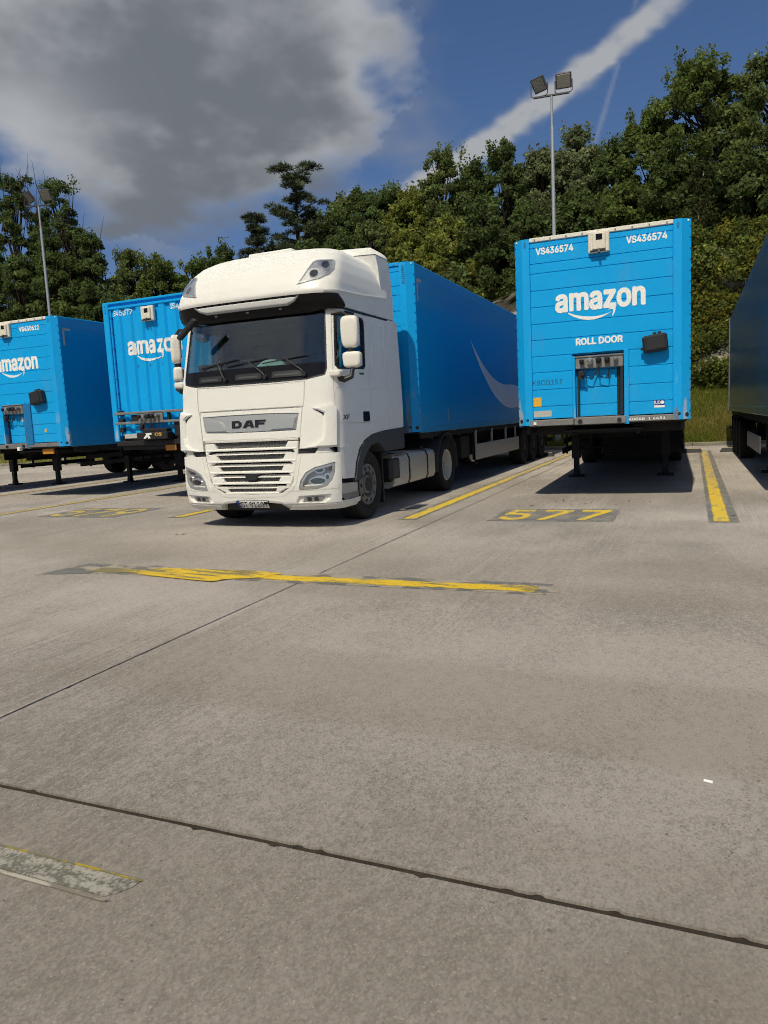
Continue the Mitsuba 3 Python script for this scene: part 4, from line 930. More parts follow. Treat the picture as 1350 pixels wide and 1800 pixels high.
put('lettering', on_corr((AMZ3[0] + [-0.075, 2.965, 0], AMZ3[1])), 'white_print', t, smooth=False, M=M3)
put('smile_mark', on_corr((np.asarray(SML[0]) + [-0.215, 2.916, 0], SML[1])), 'white_print', t, smooth=False, M=M3)
for xc in (-0.80, 0.66):
    v, f = text('IS452377', 0.095, 0.50); put('lettering', on_corr((v + [xc, 3.742, 0], f)), 'white_print', t, smooth=False, M=M3)
telematics(t, M3, 0.02, -0.12, 3.56, 3.845)
for k, x in enumerate((-0.536, -0.231, 0.10, 0.42)):
    put('rivet_plug', xz(ext(Polygon([(x + 0.016 * math.cos(a), 2.722 + 0.03 * math.sin(a)) for a in np.linspace(0, 6.28, 11)[:-1]]), 0.004), corr_y(x) - 0.001), 'blue_dark', t, smooth=False, M=M3)
put('hinge_rod', cat([tube([(-1.085, 0.03, Z3 + 0.5), (-1.085, 0.03, H3 - 0.25)], 0.011, 6)] + [bx(-1.10, -1.07, 0.01, 0.05, z, z + 0.03) for z in np.arange(1.9, 3.8, 0.3)]), 'blue_dark', t, M=M3)
for z in (1.795, 1.60):
    put('gooseneck_bar', bx(-1.13, 1.13, -0.10, -0.05, z - 0.025, z + 0.025, 0.008), 'dull_steel', t, M=M3)
put('bar_bracket', cat([bx(s * 1.02 - 0.06, s * 1.02 + 0.06, -0.06, 0.02, 1.42 + 0.17 * k, 1.52 + 0.17 * k, 0.01) for s in (-1, 1) for k in (0, 1, 2)]), 'chassis_black', t, M=M3)
coupling(t, M3, -0.09, -0.53, 0.08, 1.60, 1.80, 8)
for b_ in ((-0.75, -0.55, -0.05, 0.0, 1.62, 1.76, 0.03), (0.16, 0.21, -0.06, 0.0, 1.60, 1.80, 0.01), (0.3, 0.55, -0.04, 0.0, 1.30, 1.62, 0.02)): put('coupling_rack', bx(*b_), 'chassis_black', t, M=M3)
bb = put('tool_box', cat([bx(-0.52, 0.24, -0.20, 0.02, 1.25, 1.40, 0.02), bx(-0.40, 0.20, -0.16, 0.02, 1.39, 1.47, 0.03)]), 'chassis_black', t, M=M3, label='black box with a white arrow mark and a yellow word')
put('arrow_mark', xz(ext(Polygon([(-0.34, 1.28), (-0.26, 1.36), (-0.29, 1.38), (-0.14, 1.385), (-0.13, 1.35), (-0.2, 1.35), (-0.17, 1.28), (-0.22, 1.27), (-0.24, 1.31), (-0.30, 1.27)]), 0.003), -0.2005), 'white_print', bb, smooth=False, M=M3)
v, f = text('CS', 0.055, 0.17, True, 0.003); put('lettering', xz((v + [0.03, 1.325, 0], f), -0.2005), 'yellow_print', bb, smooth=False, M=M3)
put('plate', bx(-0.98, -0.62, -0.02, 0.0, 1.29, 1.38, 0.004), 'pale_print', t, M=M3)
put('chassis_front', cat([bx(-1.22, 1.22, 0.0, 0.14, 1.14, 1.24, 0.01), bx(-1.2, 1.2, 0.15, 0.3, 1.05, 1.2)]), 'chassis_black', t, M=M3)
put('marker_board', cat([bx(0.0, 0.26, 0.02, 0.04, 1.02, 1.13, 0.004)]), 'orange_paint', t, M=M3)
put('floor', bx(-1.2, 1.2, 0.1, 13.5, Z3 - 0.1, Z3 + 0.1), 'chassis_black', t, M=M3); put('roof', bx(-1.23, 1.23, 0.1, 13.5, H3 - 0.05, H3 - 0.02), 'blue_panel', t, M=M3)
put('rear_door', cat([bx(-1.2, -0.01, 13.4, 13.46, Z3, H3 - .05, 0.01), bx(0.01, 1.2, 13.4, 13.46, Z3, H3 - .05, 0.01)]), 'blue_side', t, M=M3)
running_gear(t, M3, 13.6, guard='dark')
tag(t, 'blue trailer with a corrugated front wall, partly behind the white truck', 'trailer', 'blue trailers parked in the bays')

# --- blue box trailer at the left
t = 'semi_trailer_002'; M4 = place(-13.965, 12.13, 0, 0.0); H4, Z4 = 4.0, 1.195
box_body(t, M4, H4, Z4); front_posts(t, M4, H4, Z4)
box_front(t, M4, H4, Z4, ('VS430612', (-0.55, 0.50), 0.60, 3.745), [3.83, 3.63, 3.38, 3.14, 2.88, 2.64, 2.40, 2.16, 1.93, 1.69, 1.47, 1.285], (-0.62, 0.10, 2.17))
running_gear(t, M4, 13.6, guard='dark', leg_y=4.25)
telematics(t, M4, 0.018, -0.19, 3.655, 3.96)
document_box(t, M4, 0.018, 0.61, 2.275, 0.185, 0.145, 0.16)
coupling(t, M4, 0.03, -0.60, 0.02, 1.95, 2.16, 11)
put('recess_plate', bx(0.10, 0.30, -0.012, 0.016, Z4 + 0.05, 2.17, 0.004), 'blue_dark', t, M=M4, label='dark blue upright plate beside the coupling recess')
put('sticker', xz(ext(Polygon([(0.68 + 0.035 * math.cos(a), 1.55 + 0.04 * math.sin(a)) for a in np.linspace(0, 6.28, 19)[:-1]]), 0.003), 0.0175), 'yellow_print', t, smooth=False, M=M4, label='small round yellow sticker')
put('recess_label', xz(ext(sbox(-0.17, 1.78, 0.02, 1.88), 0.003), 0.1295), 'pale_print', t, smooth=False, M=M4)
put('ball_lamp', mv((_hv, _hf), -0.13, -0.03, 1.16, 0.04), 'white_print', t, smooth=False, M=M4)
put('marker_board', bx(0.42, 0.75, 0.1, 0.13, 1.02, 1.14, 0.004), 'orange_paint', t, M=M4)
tag(t, 'blue box trailer with ribbed front, cut by the left edge', 'trailer', 'blue trailers parked in the bays')

# --- trailer at the right edge, seen from its left side
t = 'semi_trailer_003'; M5 = place(2.335, 11.95, 0, 0.0); H5, Z5 = 3.99, 1.21
box_body(t, M5, H5, Z5); front_posts(t, M5, H5, Z5)
box_front(t, M5, H5, Z5, ('VS437120', (-0.654, 0.672), 0.56, 3.75), [3.85, 3.62, 3.47, 3.21, 2.96, 2.70, 2.46, 2.21, 1.96, 1.69, 1.43, 1.27], (-0.405, 0.375, 2.2))
running_gear(t, M5, 13.6, guard=False)
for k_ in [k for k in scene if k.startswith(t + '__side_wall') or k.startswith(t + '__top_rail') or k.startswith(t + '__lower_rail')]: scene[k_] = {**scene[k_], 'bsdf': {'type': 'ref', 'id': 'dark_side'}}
v, f = yz(BIG, 0); put('smile_mark', (np.c_[-1.2675 - v[:, 0], v[:, 1:]], f[:, ::-1]), 'white_print', t, smooth=False, M=M5)
put('side_guard', cat([bx(-1.254, -1.226, 2.4, 5.5, 0.50, 0.80, 0.008)]), 'alloy_panel', t, M=M5)
put('rear_marker', cat([bx(-1.30, -1.17, 13.3, 13.42, 0.62, 0.68, 0.01)]), 'chassis_black', t, M=M5)
tag(t, 'dark glossy trailer side at the right edge', 'trailer', 'blue trailers parked in the bays')

# --- next trailer beyond the left edge: its legs and wheels show under its neighbour
t = 'semi_trailer_004'; M6 = place(-18.2, 11.9, 0, 0.0)
box_body(t, M6, 4.0, 1.19); front_posts(t, M6, 4.0, 1.19)
box_front(t, M6, 4.0, 1.19, ('VS435503', (-0.654, 0.672), 0.56, 3.75), [3.85, 3.62, 3.47, 3.21, 2.96, 2.70, 2.46, 2.21, 1.96, 1.69, 1.43, 1.27], (-0.405, 0.375, 2.2))
running_gear(t, M6, 13.6, guard='dark', leg_y=4.2)
tag(t, 'black legs and wheels of a trailer mostly outside the left edge', 'trailer', 'blue trailers parked in the bays')
#PART4
# ------------------------------------------------------------------ the white truck tractor
# surface of the cab: u = arc length round the front (0 = middle), z = height, d = outwards
ZT = [.26, .36, .6, 1.05, 1.5, 2.0, 2.94, 3.09, 3.13, 3.25, 3.42, 3.57, 3.69, 3.785, 3.84, 3.87]
Y0 = [.12, .03, 0., .02, .05, .10, .32, .155, .145, .185, .285, .41, .56, .75, .98, 1.22]
WZ = [1.22, 1.265, 1.275, 1.275, 1.275, 1.265, 1.237, 1.262, 1.268, 1.262, 1.232, 1.185, 1.125, 1.02, .87, .66]
DZ = [.42, .42, .42, .42, .42, .42, .43, .45, .45, .46, .48, .50, .52, .55, .58, .60]
NN, YB = 3.5, 2.57
_t = np.linspace(0, np.pi / 2, 2001)
_ex, _ey = np.sin(_t) ** (2 / NN), 1 - np.cos(_t) ** (2 / NN)
_s = np.r_[0, np.cumsum(np.hypot(np.diff(_ex * 1.275), np.diff(_ey * .42)))]
UL = _s[-1]; UB = UL + YB - 0.42


def S(u, z, d=0.0):
    u, z, d = np.broadcast_arrays(*[np.asarray(a, float) for a in (u, z, d)])
    a = np.abs(u); w, y0, D = np.interp(z, ZT, WZ), np.interp(z, ZT, Y0), np.interp(z, ZT, DZ)
    def plan(a):
        X = np.interp(a, _s, _ex) * w; yd = y0 + D
        return X, np.where(a <= UL, y0 + np.interp(a, _s, _ey) * D, yd + (a - UL) * (YB - yd) / (UB - UL))
    X, Y = plan(a); X2, Y2 = plan(a + 2e-3); X1, Y1 = plan(np.maximum(a - 2e-3, 0))
    tx, ty = X2 - X1, Y2 - Y1; l = np.hypot(tx, ty) + 1e-9
    nx, ny = ty / l, -tx / l
    return np.stack([np.sign(u) * X + np.where(u < 0, -1, 1) * nx * d, Y + ny * d, z], -1)


def uy(y, z=1.2):   # arc length where the side reaches the distance y behind the front
    uu = np.linspace(0, UB, 3000); return float(np.interp(y, S(uu, z)[:, 1], uu))


def man(m):
    v, f = (np.asarray(m[0], np.float32), np.asarray(m[1], np.uint32)); k = m3.Manifold(m3.Mesh(vert_properties=v, tri_verts=f)); return k


def prism(poly, d0, d1, c=0.0):
    """outline in (u, z), thick from d0 to d1, its outer edge chamfered by c"""
    poly = Polygon(poly) if not hasattr(poly, 'exterior') else poly
    def cs(p): return m3.CrossSection([np.array(p.exterior.coords)[:-1]] + [np.array(h.coords)[:-1] for h in p.interiors], m3.FillRule.EvenOdd)
    if c <= 0: return cs(poly).extrude(d1 - d0).translate([0, 0, d0])
    A = cs(poly).extrude(d1 - d0 - c).translate([0, 0, d0])
    for k in range(1, 3):
        q = poly.buffer(-c * k / 3 * (1 if k == 1 else 1.3), join_style=1)
        if q.is_empty or q.geom_type != 'Polygon': break
        A = A + cs(q).extrude(c / 2 + 1e-4).translate([0, 0, d1 - c + (k - 1) * c / 2 - 1e-4])
    return A


def wrap(m, edge=0.045):
    """bends a flat (u, z, d) solid round the cab"""
    m = m.refine_to_length(edge)
    return m.warp_batch(lambda p: S(p[:, 0], p[:, 1], p[:, 2]))


def arr(m):
    k = m.to_mesh(); return np.asarray(k.vert_properties)[:, :3].astype(float), np.asarray(k.tri_verts)


def wp(poly, d0, d1, c=0.0, edge=0.045): return arr(wrap(prism(poly, d0, d1, c), edge))


def band(us, zs, thick):
    """closed strip of the cab skin"""
    us, zs = np.asarray(us, float), np.asarray(zs, float); n, k = len(us), len(zs)
    U, Z = np.meshgrid(us, zs); o = S(U, Z).reshape(-1, 3); i_ = S(U, Z, -thick).reshape(-1, 3)
    a, b = np.meshgrid(np.arange(k - 1), np.arange(n - 1), indexing='ij')
    q = np.stack([a * n + b, a * n + b + 1, (a + 1) * n + b + 1, (a + 1) * n + b], -1).reshape(-1, 4); N = n * k
    f = [q[:, [0, 1, 2]], q[:, [0, 2, 3]], q[:, [0, 2, 1]] + N, q[:, [0, 3, 2]] + N]
    def rim(e): e = np.array(e); x, y = e[:-1], e[1:]; return np.vstack([np.c_[y, x, x + N], np.c_[y, x + N, y + N]])
    f += [rim(range(n)), rim([n - 1 + n * r for r in range(k)]), rim([N - 1 - r for r in range(n)]), rim([N - n - n * r for r in range(k)])]
    return np.vstack([o, i_]), np.vstack(f)


def rr(x0, x1, z0, z1, r=0.04): return sbox(x0 + r, z0 + r, x1 - r, z1 - r).buffer(r, quad_segs=5)


def mirx(p):
    from shapely.affinity import scale
    return scale(p, -1, 1, origin=(0, 0))


K = 'truck'; MT = place(-5.54, 8.40, 0, 0.005)
US = np.r_[np.linspace(-UB, -UL, 12)[:-1], np.linspace(-UL, UL, 131), np.linspace(UL, UB, 12)[1:]]
# outlines (u, z)
WIN = Polygon([(-1.14, 2.03), (-0.9, 1.985), (-0.4, 1.975), (0.4, 1.975), (0.9, 1.985), (1.14, 2.03), (1.165, 2.12), (1.12, 2.92), (-1.12, 2.92), (-1.165, 2.12)]).buffer(-0.03).buffer(0.03)
DOORWIN = Polygon([(1.235, 2.85), (1.27, 2.16), (1.33, 2.11), (2.17, 2.14), (2.215, 2.19), (2.17, 2.80), (2.10, 2.85)]).buffer(-0.02).buffer(0.02)
DOOR = Polygon([(1.205, 2.905), (1.25, 2.03), (1.285, 1.40), (2.36, 1.395), (2.36, 1.88), (2.37, 2.895)])
BONNET = Polygon([(-0.86, 1.965), (-0.835, 1.645), (0.835, 1.645), (0.86, 1.965), (0.4, 1.955), (-0.4, 1.955)])
GRID = Polygon([(-0.825, 1.635), (-0.765, 1.09), (0.765, 1.09), (0.825, 1.635)])
CHK = Polygon([(0.965, 1.615), (1.235, 1.665), (1.285, 1.60), (1.275, 1.10), (0.86, 1.10), (1.00, 1.135), (1.08, 1.20), (1.115, 1.30), (1.115, 1.54)])
INLET = Polygon([(1.00, 1.585), (1.105, 1.595), (1.108, 1.50), (1.085, 1.53), (1.04, 1.565)])
shell = man(band(US, [1.09, 1.2, 1.4, 1.6, 1.8, 2.0, 2.2, 2.5, 2.75, 2.93], 0.045))
cut = lambda p, d0=-0.2, d1=0.15: wrap(prism(p, d0, d1))
shell = shell - cut(WIN) - cut(GRID, -0.2, .1) - cut(DOOR.buffer(0.009), -0.022, .1) - cut(mirx(DOOR).buffer(0.009), -0.022, .1) - cut(DOORWIN) - cut(mirx(DOORWIN)) - cut(BONNET.buffer(0.009), -0.022, .1)
PANEL = rr(2.52, 2.93, 2.18, 2.80, 0.05)
shell = shell - cut(PANEL.difference(PANEL.buffer(-0.02)), -0.008, .1)
for sg in (1,):   # sleeper flank seams
    for p in (sbox(3.085, 1.30, 3.10, 2.93), sbox(2.36, 1.865, 3.085, 1.875), sbox(2.37, 1.39, 3.2, 1.398)):
        shell = shell - cut(p, -0.01, .1)
put('cab', arr(shell), 'white_paint', K, M=MT)
CAB = K + '__cab'
put('bonnet_lid', wp(BONNET, -0.02, 0.0, 0.005), 'white_paint', K, M=MT)
put('bonnet_grip', wp([(-0.36, 1.648), (0.36, 1.648), (0.30, 1.612), (-0.30, 1.612)], -0.06, -0.03), 'black_plastic', K, M=MT)
for s in (1, -1):
    mm = (lambda p: p) if s > 0 else mirx
    P_ = mm(DOOR).difference(mm(DOORWIN).buffer(0.004))
    dk = put('door', wp(P_, -0.02, 0.0, 0.004), 'white_paint', K, M=MT)
    put('window', arr(wrap(prism(mm(DOORWIN).buffer(0.01), -0.030, -0.0285), 0.08)) , 'window_glass', dk, M=MT)
    put('window_seal', wp(mm(DOORWIN).difference(mm(DOORWIN).buffer(-0.022)), -0.034, -0.004), 'black_plastic', dk, M=MT)
    put('handle', wp(mm(rr(2.07, 2.29, 1.395 + 0.01, 1.545, 0.03)), -0.004, 0.012, 0.006), 'gloss_black', dk, M=MT)
    put('crease', wp(mm(sbox(1.28, 1.866, 2.35, 1.880)), -0.002, 0.006, 0.004), 'white_paint', dk, M=MT)
    put('rain_rail', wp(mm(Polygon([(1.22, 2.905), (3.2, 2.905), (3.2, 2.93), (1.22, 2.93)])), -0.01, 0.004), 'black_plastic', K, M=MT)
    put('roof_grab', wp(mm(rr(1.42, 1.72, 2.86, 2.89, 0.012)), 0.0, 0.03, 0.01), 'black_plastic', dk, M=MT)
v, f = text('XF', 0.06, 0.20, True, 0.004); v[:, 0] += v[:, 1] * 0.25
q = trimesh.Trimesh(v + [1.50, 1.445, 0], f, process=False).subdivide_to_size(0.05); put('model_letters', (S(q.vertices[:, 0], q.vertices[:, 1], q.vertices[:, 2] + 0.001), np.array(q.faces)), 'grey_plastic', K, smooth=False, M=MT)
put('door_badge', wp(rr(1.98, 2.15, 2.055, 2.085, 0.006), 0, 0.003), 'green_print', K, M=MT)

# windscreen, its black lower band, wipers
WB = WIN.intersection(sbox(-2, 1.9, 2, 2.205)); WG = WIN.intersection(sbox(-2, 2.195, 2, 2.93))
ws = put('windscreen', arr(wrap(prism(WG.buffer(0.004), -0.012, -0.0105), 0.06)), 'window_glass', K, M=MT)
put('rubber_edge', wp(WIN.difference(WIN.buffer(-0.022)), -0.03, -0.004), 'black_plastic', ws, M=MT)
lb = put('scuttle_panel', wp(WB.buffer(-0.002), -0.03, -0.006, 0.004), 'gloss_black', K, M=MT)
for k, (a, b) in enumerate(((-0.82, -0.42), (-0.20, 0.22), (0.38, 0.84))):
    put('vent', wp(rr(a, b, 2.035, 2.12, 0.02), -0.004, 0.012, 0.006), 'black_plastic', lb, M=MT)
    put('vent_slot', wp(rr(a + 0.05, b - 0.06, 2.06, 2.085, 0.008), 0.010, 0.016), 'grey_plastic', lb, M=MT)
for u0, u1 in ((-0.36, -0.78), (0.28, -0.30), (0.86, 0.28)):
    w = put('wiper', tube([S(u0, 2.06, 0.02), S(u0 - 0.04, 2.12, 0.035), S(u1 + 0.28, 2.30, 0.035)], [0.014, 0.011, 0.008], 8), 'black_plastic', K, M=MT)
    put('blade', cat([tube([S(q, 2.245 + 0.06 * ((q - u1) / (u0 - u1)), 0.014) for q in np.linspace(u1 - 0.05, u1 + 0.60, 9)], 0.008, 6)]), 'black_plastic', w, M=MT)
    put('pivot', tube([S(u0, 2.06, 0.0), S(u0, 2.06, 0.035)], 0.03, 10), 'black_plastic', w, M=MT)

# inside
put('interior', cat([bx(-1.19, 1.19, 2.20, 2.28, 1.2, 2.9), bx(-1.18, 1.18, 0.3, 2.25, 1.25, 1.30), bx(-1.17, 1.17, 0.75, 2.25, 2.87, 2.91),
                     bx(-1.17, -1.10, 1.25, 2.2, 1.3, 2.9), bx(1.10, 1.17, 1.25, 2.2, 1.3, 2.9)]), 'interior_dark', K, M=MT)
put('dashboard', cat([bx(-1.10, 1.10, 0.42, 0.86, 1.75, 2.16, 0.06), bx(-0.95, 0.95, 0.30, 0.6, 2.03, 2.13, 0.04), bx(0.25, 0.95, 0.62, 0.9, 2.1, 2.24, 0.05)]), 'interior_grey', K, M=MT)
for x in (-0.58, 0.58):
    st = put('seat', cat([bx(x - 0.27, x + 0.27, 1.0, 1.5, 1.55, 1.80, 0.08), bx(x - 0.26, x + 0.26, 1.42, 1.58, 1.75, 2.42, 0.07)]), 'interior_grey', K, M=MT)
    put('headrest', bx(x - 0.15, x + 0.15, 1.45, 1.56, 2.44, 2.64, 0.05), 'interior_grey', st, M=MT)
g = np.linspace(0, 2 * np.pi, 25)
put('steering_wheel', cat([mv(tube(np.c_[0.22 * np.cos(g), 0.22 * np.sin(g), 0 * g], 0.016, 8, False), 0.58, 0.95, 2.12, rx=0.9), mv(bx(-0.2, 0.2, -0.03, 0.03, -0.01, 0.01), 0.58, 0.95, 2.12, rx=0.9)]), 'black_plastic', K, M=MT)
put('sun_curtain', bx(-0.95, 0.95, 0.55, 0.62, 2.74, 2.88, 0.02), 'interior_dark', K, M=MT)
put('dash_monitor', cat([bx(-0.98, -0.66, 0.36, 0.39, 2.14, 2.31, 0.01), bx(-0.2, -0.08, 0.34, 0.37, 2.14, 2.3, 0.01), bx(-0.23, -0.05, 0.33, 0.38, 2.30, 2.33, 0.008)]), 'interior_grey', K, M=MT)
scene['cleaning_cloth'] = None
rc = np.random.default_rng(12); cv = trimesh.creation.icosphere(subdivisions=3); pv = np.array(cv.vertices)
pv = pv * (0.75 + 0.9 * meshkit.fbm(pv * 1.6 + 3, 4, 4)[:, None]) * [0.17, 0.10, 0.095]
scene['cleaning_cloth'] = {**mikit.ply((pv + [0.20, 0.42, 2.20], np.array(cv.faces)), 'cyan_cloth', True), 'to_world': MT}
tag('cleaning_cloth', 'crumpled pale turquoise cloth lying on the dashboard behind the windscreen', 'cloth')

# grille: badge panel, slats, mesh
SF = Polygon([(-0.815, 1.63), (-0.76, 1.095), (0.76, 1.095), (0.815, 1.63)])
BADGE = Polygon([(-0.765, 1.565), (-0.72, 1.345), (-0.3, 1.33), (0.3, 1.33), (0.72, 1.335), (0.765, 1.555), (0.3, 1.572), (-0.3, 1.572)])
gr = put('grille', wp(SF.difference(BADGE).difference(sbox(-2, 1.0, 2, 1.235)), -0.05, -0.004, 0.006), 'white_paint', K, M=MT)
bd = put('badge_panel', wp(BADGE.buffer(-0.006), -0.05, -0.012, 0.008), 'silver_paint', gr, M=MT)
for s in (1, -1):
    w_ = Polygon([(0.74, 1.515), (0.46, 1.505), (0.40, 1.46), (0.34, 1.36), (0.30, 1.345), (0.70, 1.35)])
    put('wing_plate', wp(w_ if s > 0 else mirx(w_), -0.014, 0.012, 0.020), 'silver_paint', bd, M=MT)
# block letters of the badge
def blk(letter):
    if letter == 'D': return Polygon([(0, 0), (0.115, 0), (0.155, 0.03), (0.155, 0.07), (0.115, 0.10), (0, 0.10)], [[(0.05, 0.028), (0.05, 0.072), (0.098, 0.072), (0.108, 0.06), (0.108, 0.04), (0.098, 0.028)]])
    if letter == 'A': return Polygon([(0, 0), (0.07, 0.10), (0.145, 0.10), (0.185, 0), (0.13, 0), (0.123, 0.022), (0.072, 0.022), (0.057, 0)], [[(0.088, 0.045), (0.116, 0.045), (0.107, 0.074)]])
    return Polygon([(0, 0), (0.05, 0), (0.05, 0.038), (0.145, 0.038), (0.145, 0.064), (0.05, 0.064), (0.05, 0.074), (0.165, 0.074), (0.165, 0.10), (0, 0.10)])
for ch, x in (('D', -0.268), ('A', -0.098), ('F', 0.102)):
    put('badge_letter', wp(stranslate(blk(ch), x, 1.395), -0.013, -0.002, 0.002), 'letter_black', bd, smooth=False, M=MT)
# stepped slats, narrower towards the bottom
rows = [(1.150, 0.585), (0.990, 0.545), (0.838, 0.515), (0.690, 0.465), (0.552, 0.405)]
back = Polygon([(-0.74, 1.24), (-0.72, 1.0), (-0.64, 0.66), (-0.44, 0.49), (0.44, 0.49), (0.64, 0.66), (0.72, 1.0), (0.74, 1.24)])
put('grille_back', wp(back, -0.13, -0.115), 'chassis_black', K, M=MT)


def slat(z, hw, prof, taper=0.0):
    """cross-section (d, dz) carried across the front; ends slanted"""
    n = 41; pr = np.array(prof); k = len(pr); vs = []
    for i, u in enumerate(np.linspace(-1, 1, n)):
        for d, dz in pr: vs.append(S(u * (hw + taper * (dz)), z + dz, d))
    f = []
    for i in range(n - 1):
        for j in range(k):
            a, b, c, e = i * k + j, i * k + (j + 1) % k, (i + 1) * k + (j + 1) % k, (i + 1) * k + j
            f += [[a, b, c], [a, c, e]]
    vs = np.array(vs); e1 = [[0, j + 1, j] for j in range(1, k - 1)]; e2 = [[(n - 1) * k, (n - 1) * k + j, (n - 1) * k + j + 1] for j in range(1, k - 1)]
    return vs, np.array(f + e1 + e2)


gow = lambda z: float(np.interp(z, [0.485, 0.505, 0.58, 0.66, 1.0, 1.3], [0.38, 0.46, 0.60, 0.66, 0.735, 0.755])) - 0.006
for i, (z, hw) in enumerate(rows):
    put('grille_mesh', slat(z, hw + 0.04, [(-0.065, -0.03), (-0.07, 0.045), (-0.06, 0.045), (-0.055, -0.03)]), 'grille_mesh', gr, smooth=False, M=MT)
    # white nose bar under each mesh strip, then a grey scooped face below a thin dark gap
    put('slat', slat(z, gow(z - 0.05), [(-0.09, -0.030), (-0.045, -0.028), (-0.006, -0.036), (0.004, -0.046), (0.001, -0.061), (-0.09, -0.066)], 0.3), 'white_paint', gr, smooth=25, M=MT)
    if i < 4:
        put('slat', slat(z, gow(z - 0.1), [(-0.09, -0.088), (-0.075, -0.088), (-0.045, -0.103), (-0.008, -0.110), (-0.006, -0.118), (-0.09, -0.120)], 0.3), 'white_paint', gr, smooth=25, M=MT)
    g1_, g2_ = gow(z + 0.04), gow(z - 0.118)
    E_ = Polygon([(hw + 0.01, z + 0.044), (g1_ + 0.004, z + 0.044), (g2_ + 0.004, z - 0.118 if i < 4 else z - 0.06), (max(g2_ - 0.03, hw * 0.9), z - 0.118 if i < 4 else z - 0.06), (min(hw + 0.085, g2_ - 0.01), z - 0.072 if i < 4 else z - 0.05), (hw - 0.035, z - 0.03)]).buffer(0)
    for p in (E_, mirx(E_)): put('slat_end', wp(p, -0.1, -0.005, 0.01), 'white_paint', gr, M=MT)
put('slat', slat(1.235, 0.745, [(-0.10, 0.0), (-0.02, 0.004), (-0.004, -0.006), (-0.012, -0.028), (-0.10, -0.035)], 0.1), 'white_paint', gr, smooth=25, M=MT)
put('radar', wp(Polygon([(-0.10, 0.772), (0.14, 0.772), (0.11, 0.70), (0.075, 0.672), (-0.04, 0.672), (-0.075, 0.70)]), -0.08, 0.004, 0.012), 'black_plastic', gr, M=MT)

# cheeks with side air inlets
for s in (1, -1):
    mm = (lambda p: p) if s > 0 else mirx
    ck = put('corner_cheek', wp(mm(CHK), -0.02, 0.045, 0.022, 0.03), 'white_paint', K, M=MT)
    put('air_inlet', wp(mm(INLET), 0.0, 0.004), 'black_plastic', ck, M=MT)

# bumper
UBM = uy(0.79, 0.5)
usb = np.r_[np.linspace(-UBM, -UL, 5)[:-1], np.linspace(-UL, UL, 131), np.linspace(UL, UBM, 5)[1:]]
bump = man(band(usb, [0.262, 0.30, 0.36, 0.40, 0.50, 0.60, 0.75, 0.9, 0.985, 1.02], 0.11))
GO = Polygon([(-0.755, 1.2), (-0.735, 1.0), (-0.66, 0.66), (-0.60, 0.58), (-0.47, 0.505), (0, 0.485), (0.47, 0.505), (0.60, 0.58), (0.66, 0.66), (0.735, 1.0), (0.755, 1.2)])
HL = Polygon([(0.735, 0.545), (0.76, 0.655), (0.835, 0.765), (0.96, 0.83), (1.245, 0.895), (1.235, 0.76), (1.19, 0.66), (1.11, 0.585), (0.98, 0.555)]).buffer(-0.012).buffer(0.012)
FOGP = Polygon([(0.66, 0.365), (0.72, 0.462), (1.18, 0.482), (1.15, 0.41), (1.08, 0.365)]).buffer(-0.015).buffer(0.015)
FOG = Polygon([(0.755, 0.378), (0.80, 0.445), (1.03, 0.452), (1.08, 0.435), (1.02, 0.385)])
MOUTH = Polygon([(-0.60, 0.2), (-0.52, 0.31), (-0.44, 0.378), (-0.3, 0.40), (0.3, 0.40), (0.44, 0.378), (0.52, 0.31), (0.60, 0.2)])
SIDECUT = Polygon([(1.315, 0.385), (1.34, 0.60), (1.34, 1.2), (2.3, 1.2), (2.3, 0.372), (1.36, 0.365)])
bump = bump - cut(GO) - cut(HL.buffer(0.006), -0.1, .1) - cut(mirx(HL).buffer(0.006), -0.1, .1) - cut(FOGP, -0.035, .1) - cut(mirx(FOGP), -0.035, .1) - cut(MOUTH) - cut(SIDECUT) - cut(mirx(SIDECUT))
seam = GO.buffer(0.05).exterior.intersection(sbox(-2, 0.3, 2, 1.0)); seam = seam.buffer(0.004)
for gsm in getattr(seam, 'geoms', [seam]): bump = bump - cut(gsm, -0.008, .1)
for s in (1, -1):
    mm = (lambda p: p) if s > 0 else mirx
    bump = bump - cut(mm(Polygon([(0.56, 0.520), (1.30, 0.543), (1.30, 0.552), (0.56, 0.529)])), -0.009, .1) - cut(mm(Polygon([(0.50, 0.332), (1.34, 0.352), (1.34, 0.358), (0.50, 0.338)])), -0.006, .1)
bm = put('bumper', arr(bump), 'white_paint', K, M=MT)
put('bumper_lip', wp(Polygon([(0.53, 0.262), (1.32, 0.272), (1.345, 0.352), (0.62, 0.335)]), -0.03, 0.014, 0.012), 'white_paint', bm, M=MT)
put('bumper_lip', wp(mirx(Polygon([(0.53, 0.262), (1.32, 0.272), (1.345, 0.352), (0.62, 0.335)])), -0.03, 0.014, 0.012), 'white_paint', bm, M=MT)
tr_ = LineString([(-0.60, 0.285), (-0.53, 0.315), (-0.45, 0.375), (-0.3, 0.388), (0.3, 0.388), (0.45, 0.375), (0.53, 0.315), (0.60, 0.285)])
put('mouth_trim', wp(tr_.buffer(0.017, cap_style=2), -0.03, 0.012, 0.006), 'alloy_panel', bm, M=MT)
put('mouth_inner', wp(MOUTH.intersection(sbox(-1, 0.27, 1, 0.5)).buffer(0.02), -0.10, -0.06), 'chassis_black', bm, M=MT)
pt = put('number_plate', wp(rr(-0.262, 0.262, 0.288, 0.408, 0.012), 0.012, 0.024), 'gloss_black', bm, M=MT)
put('plate_face', wp(rr(-0.248, 0.248, 0.297, 0.399, 0.008), 0.020, 0.0262), 'plate_white', pt, M=MT)
put('country_strip', wp(sbox(-0.247, 0.298, -0.205, 0.398), 0.0225, 0.0282), 'navy_print', pt, M=MT)
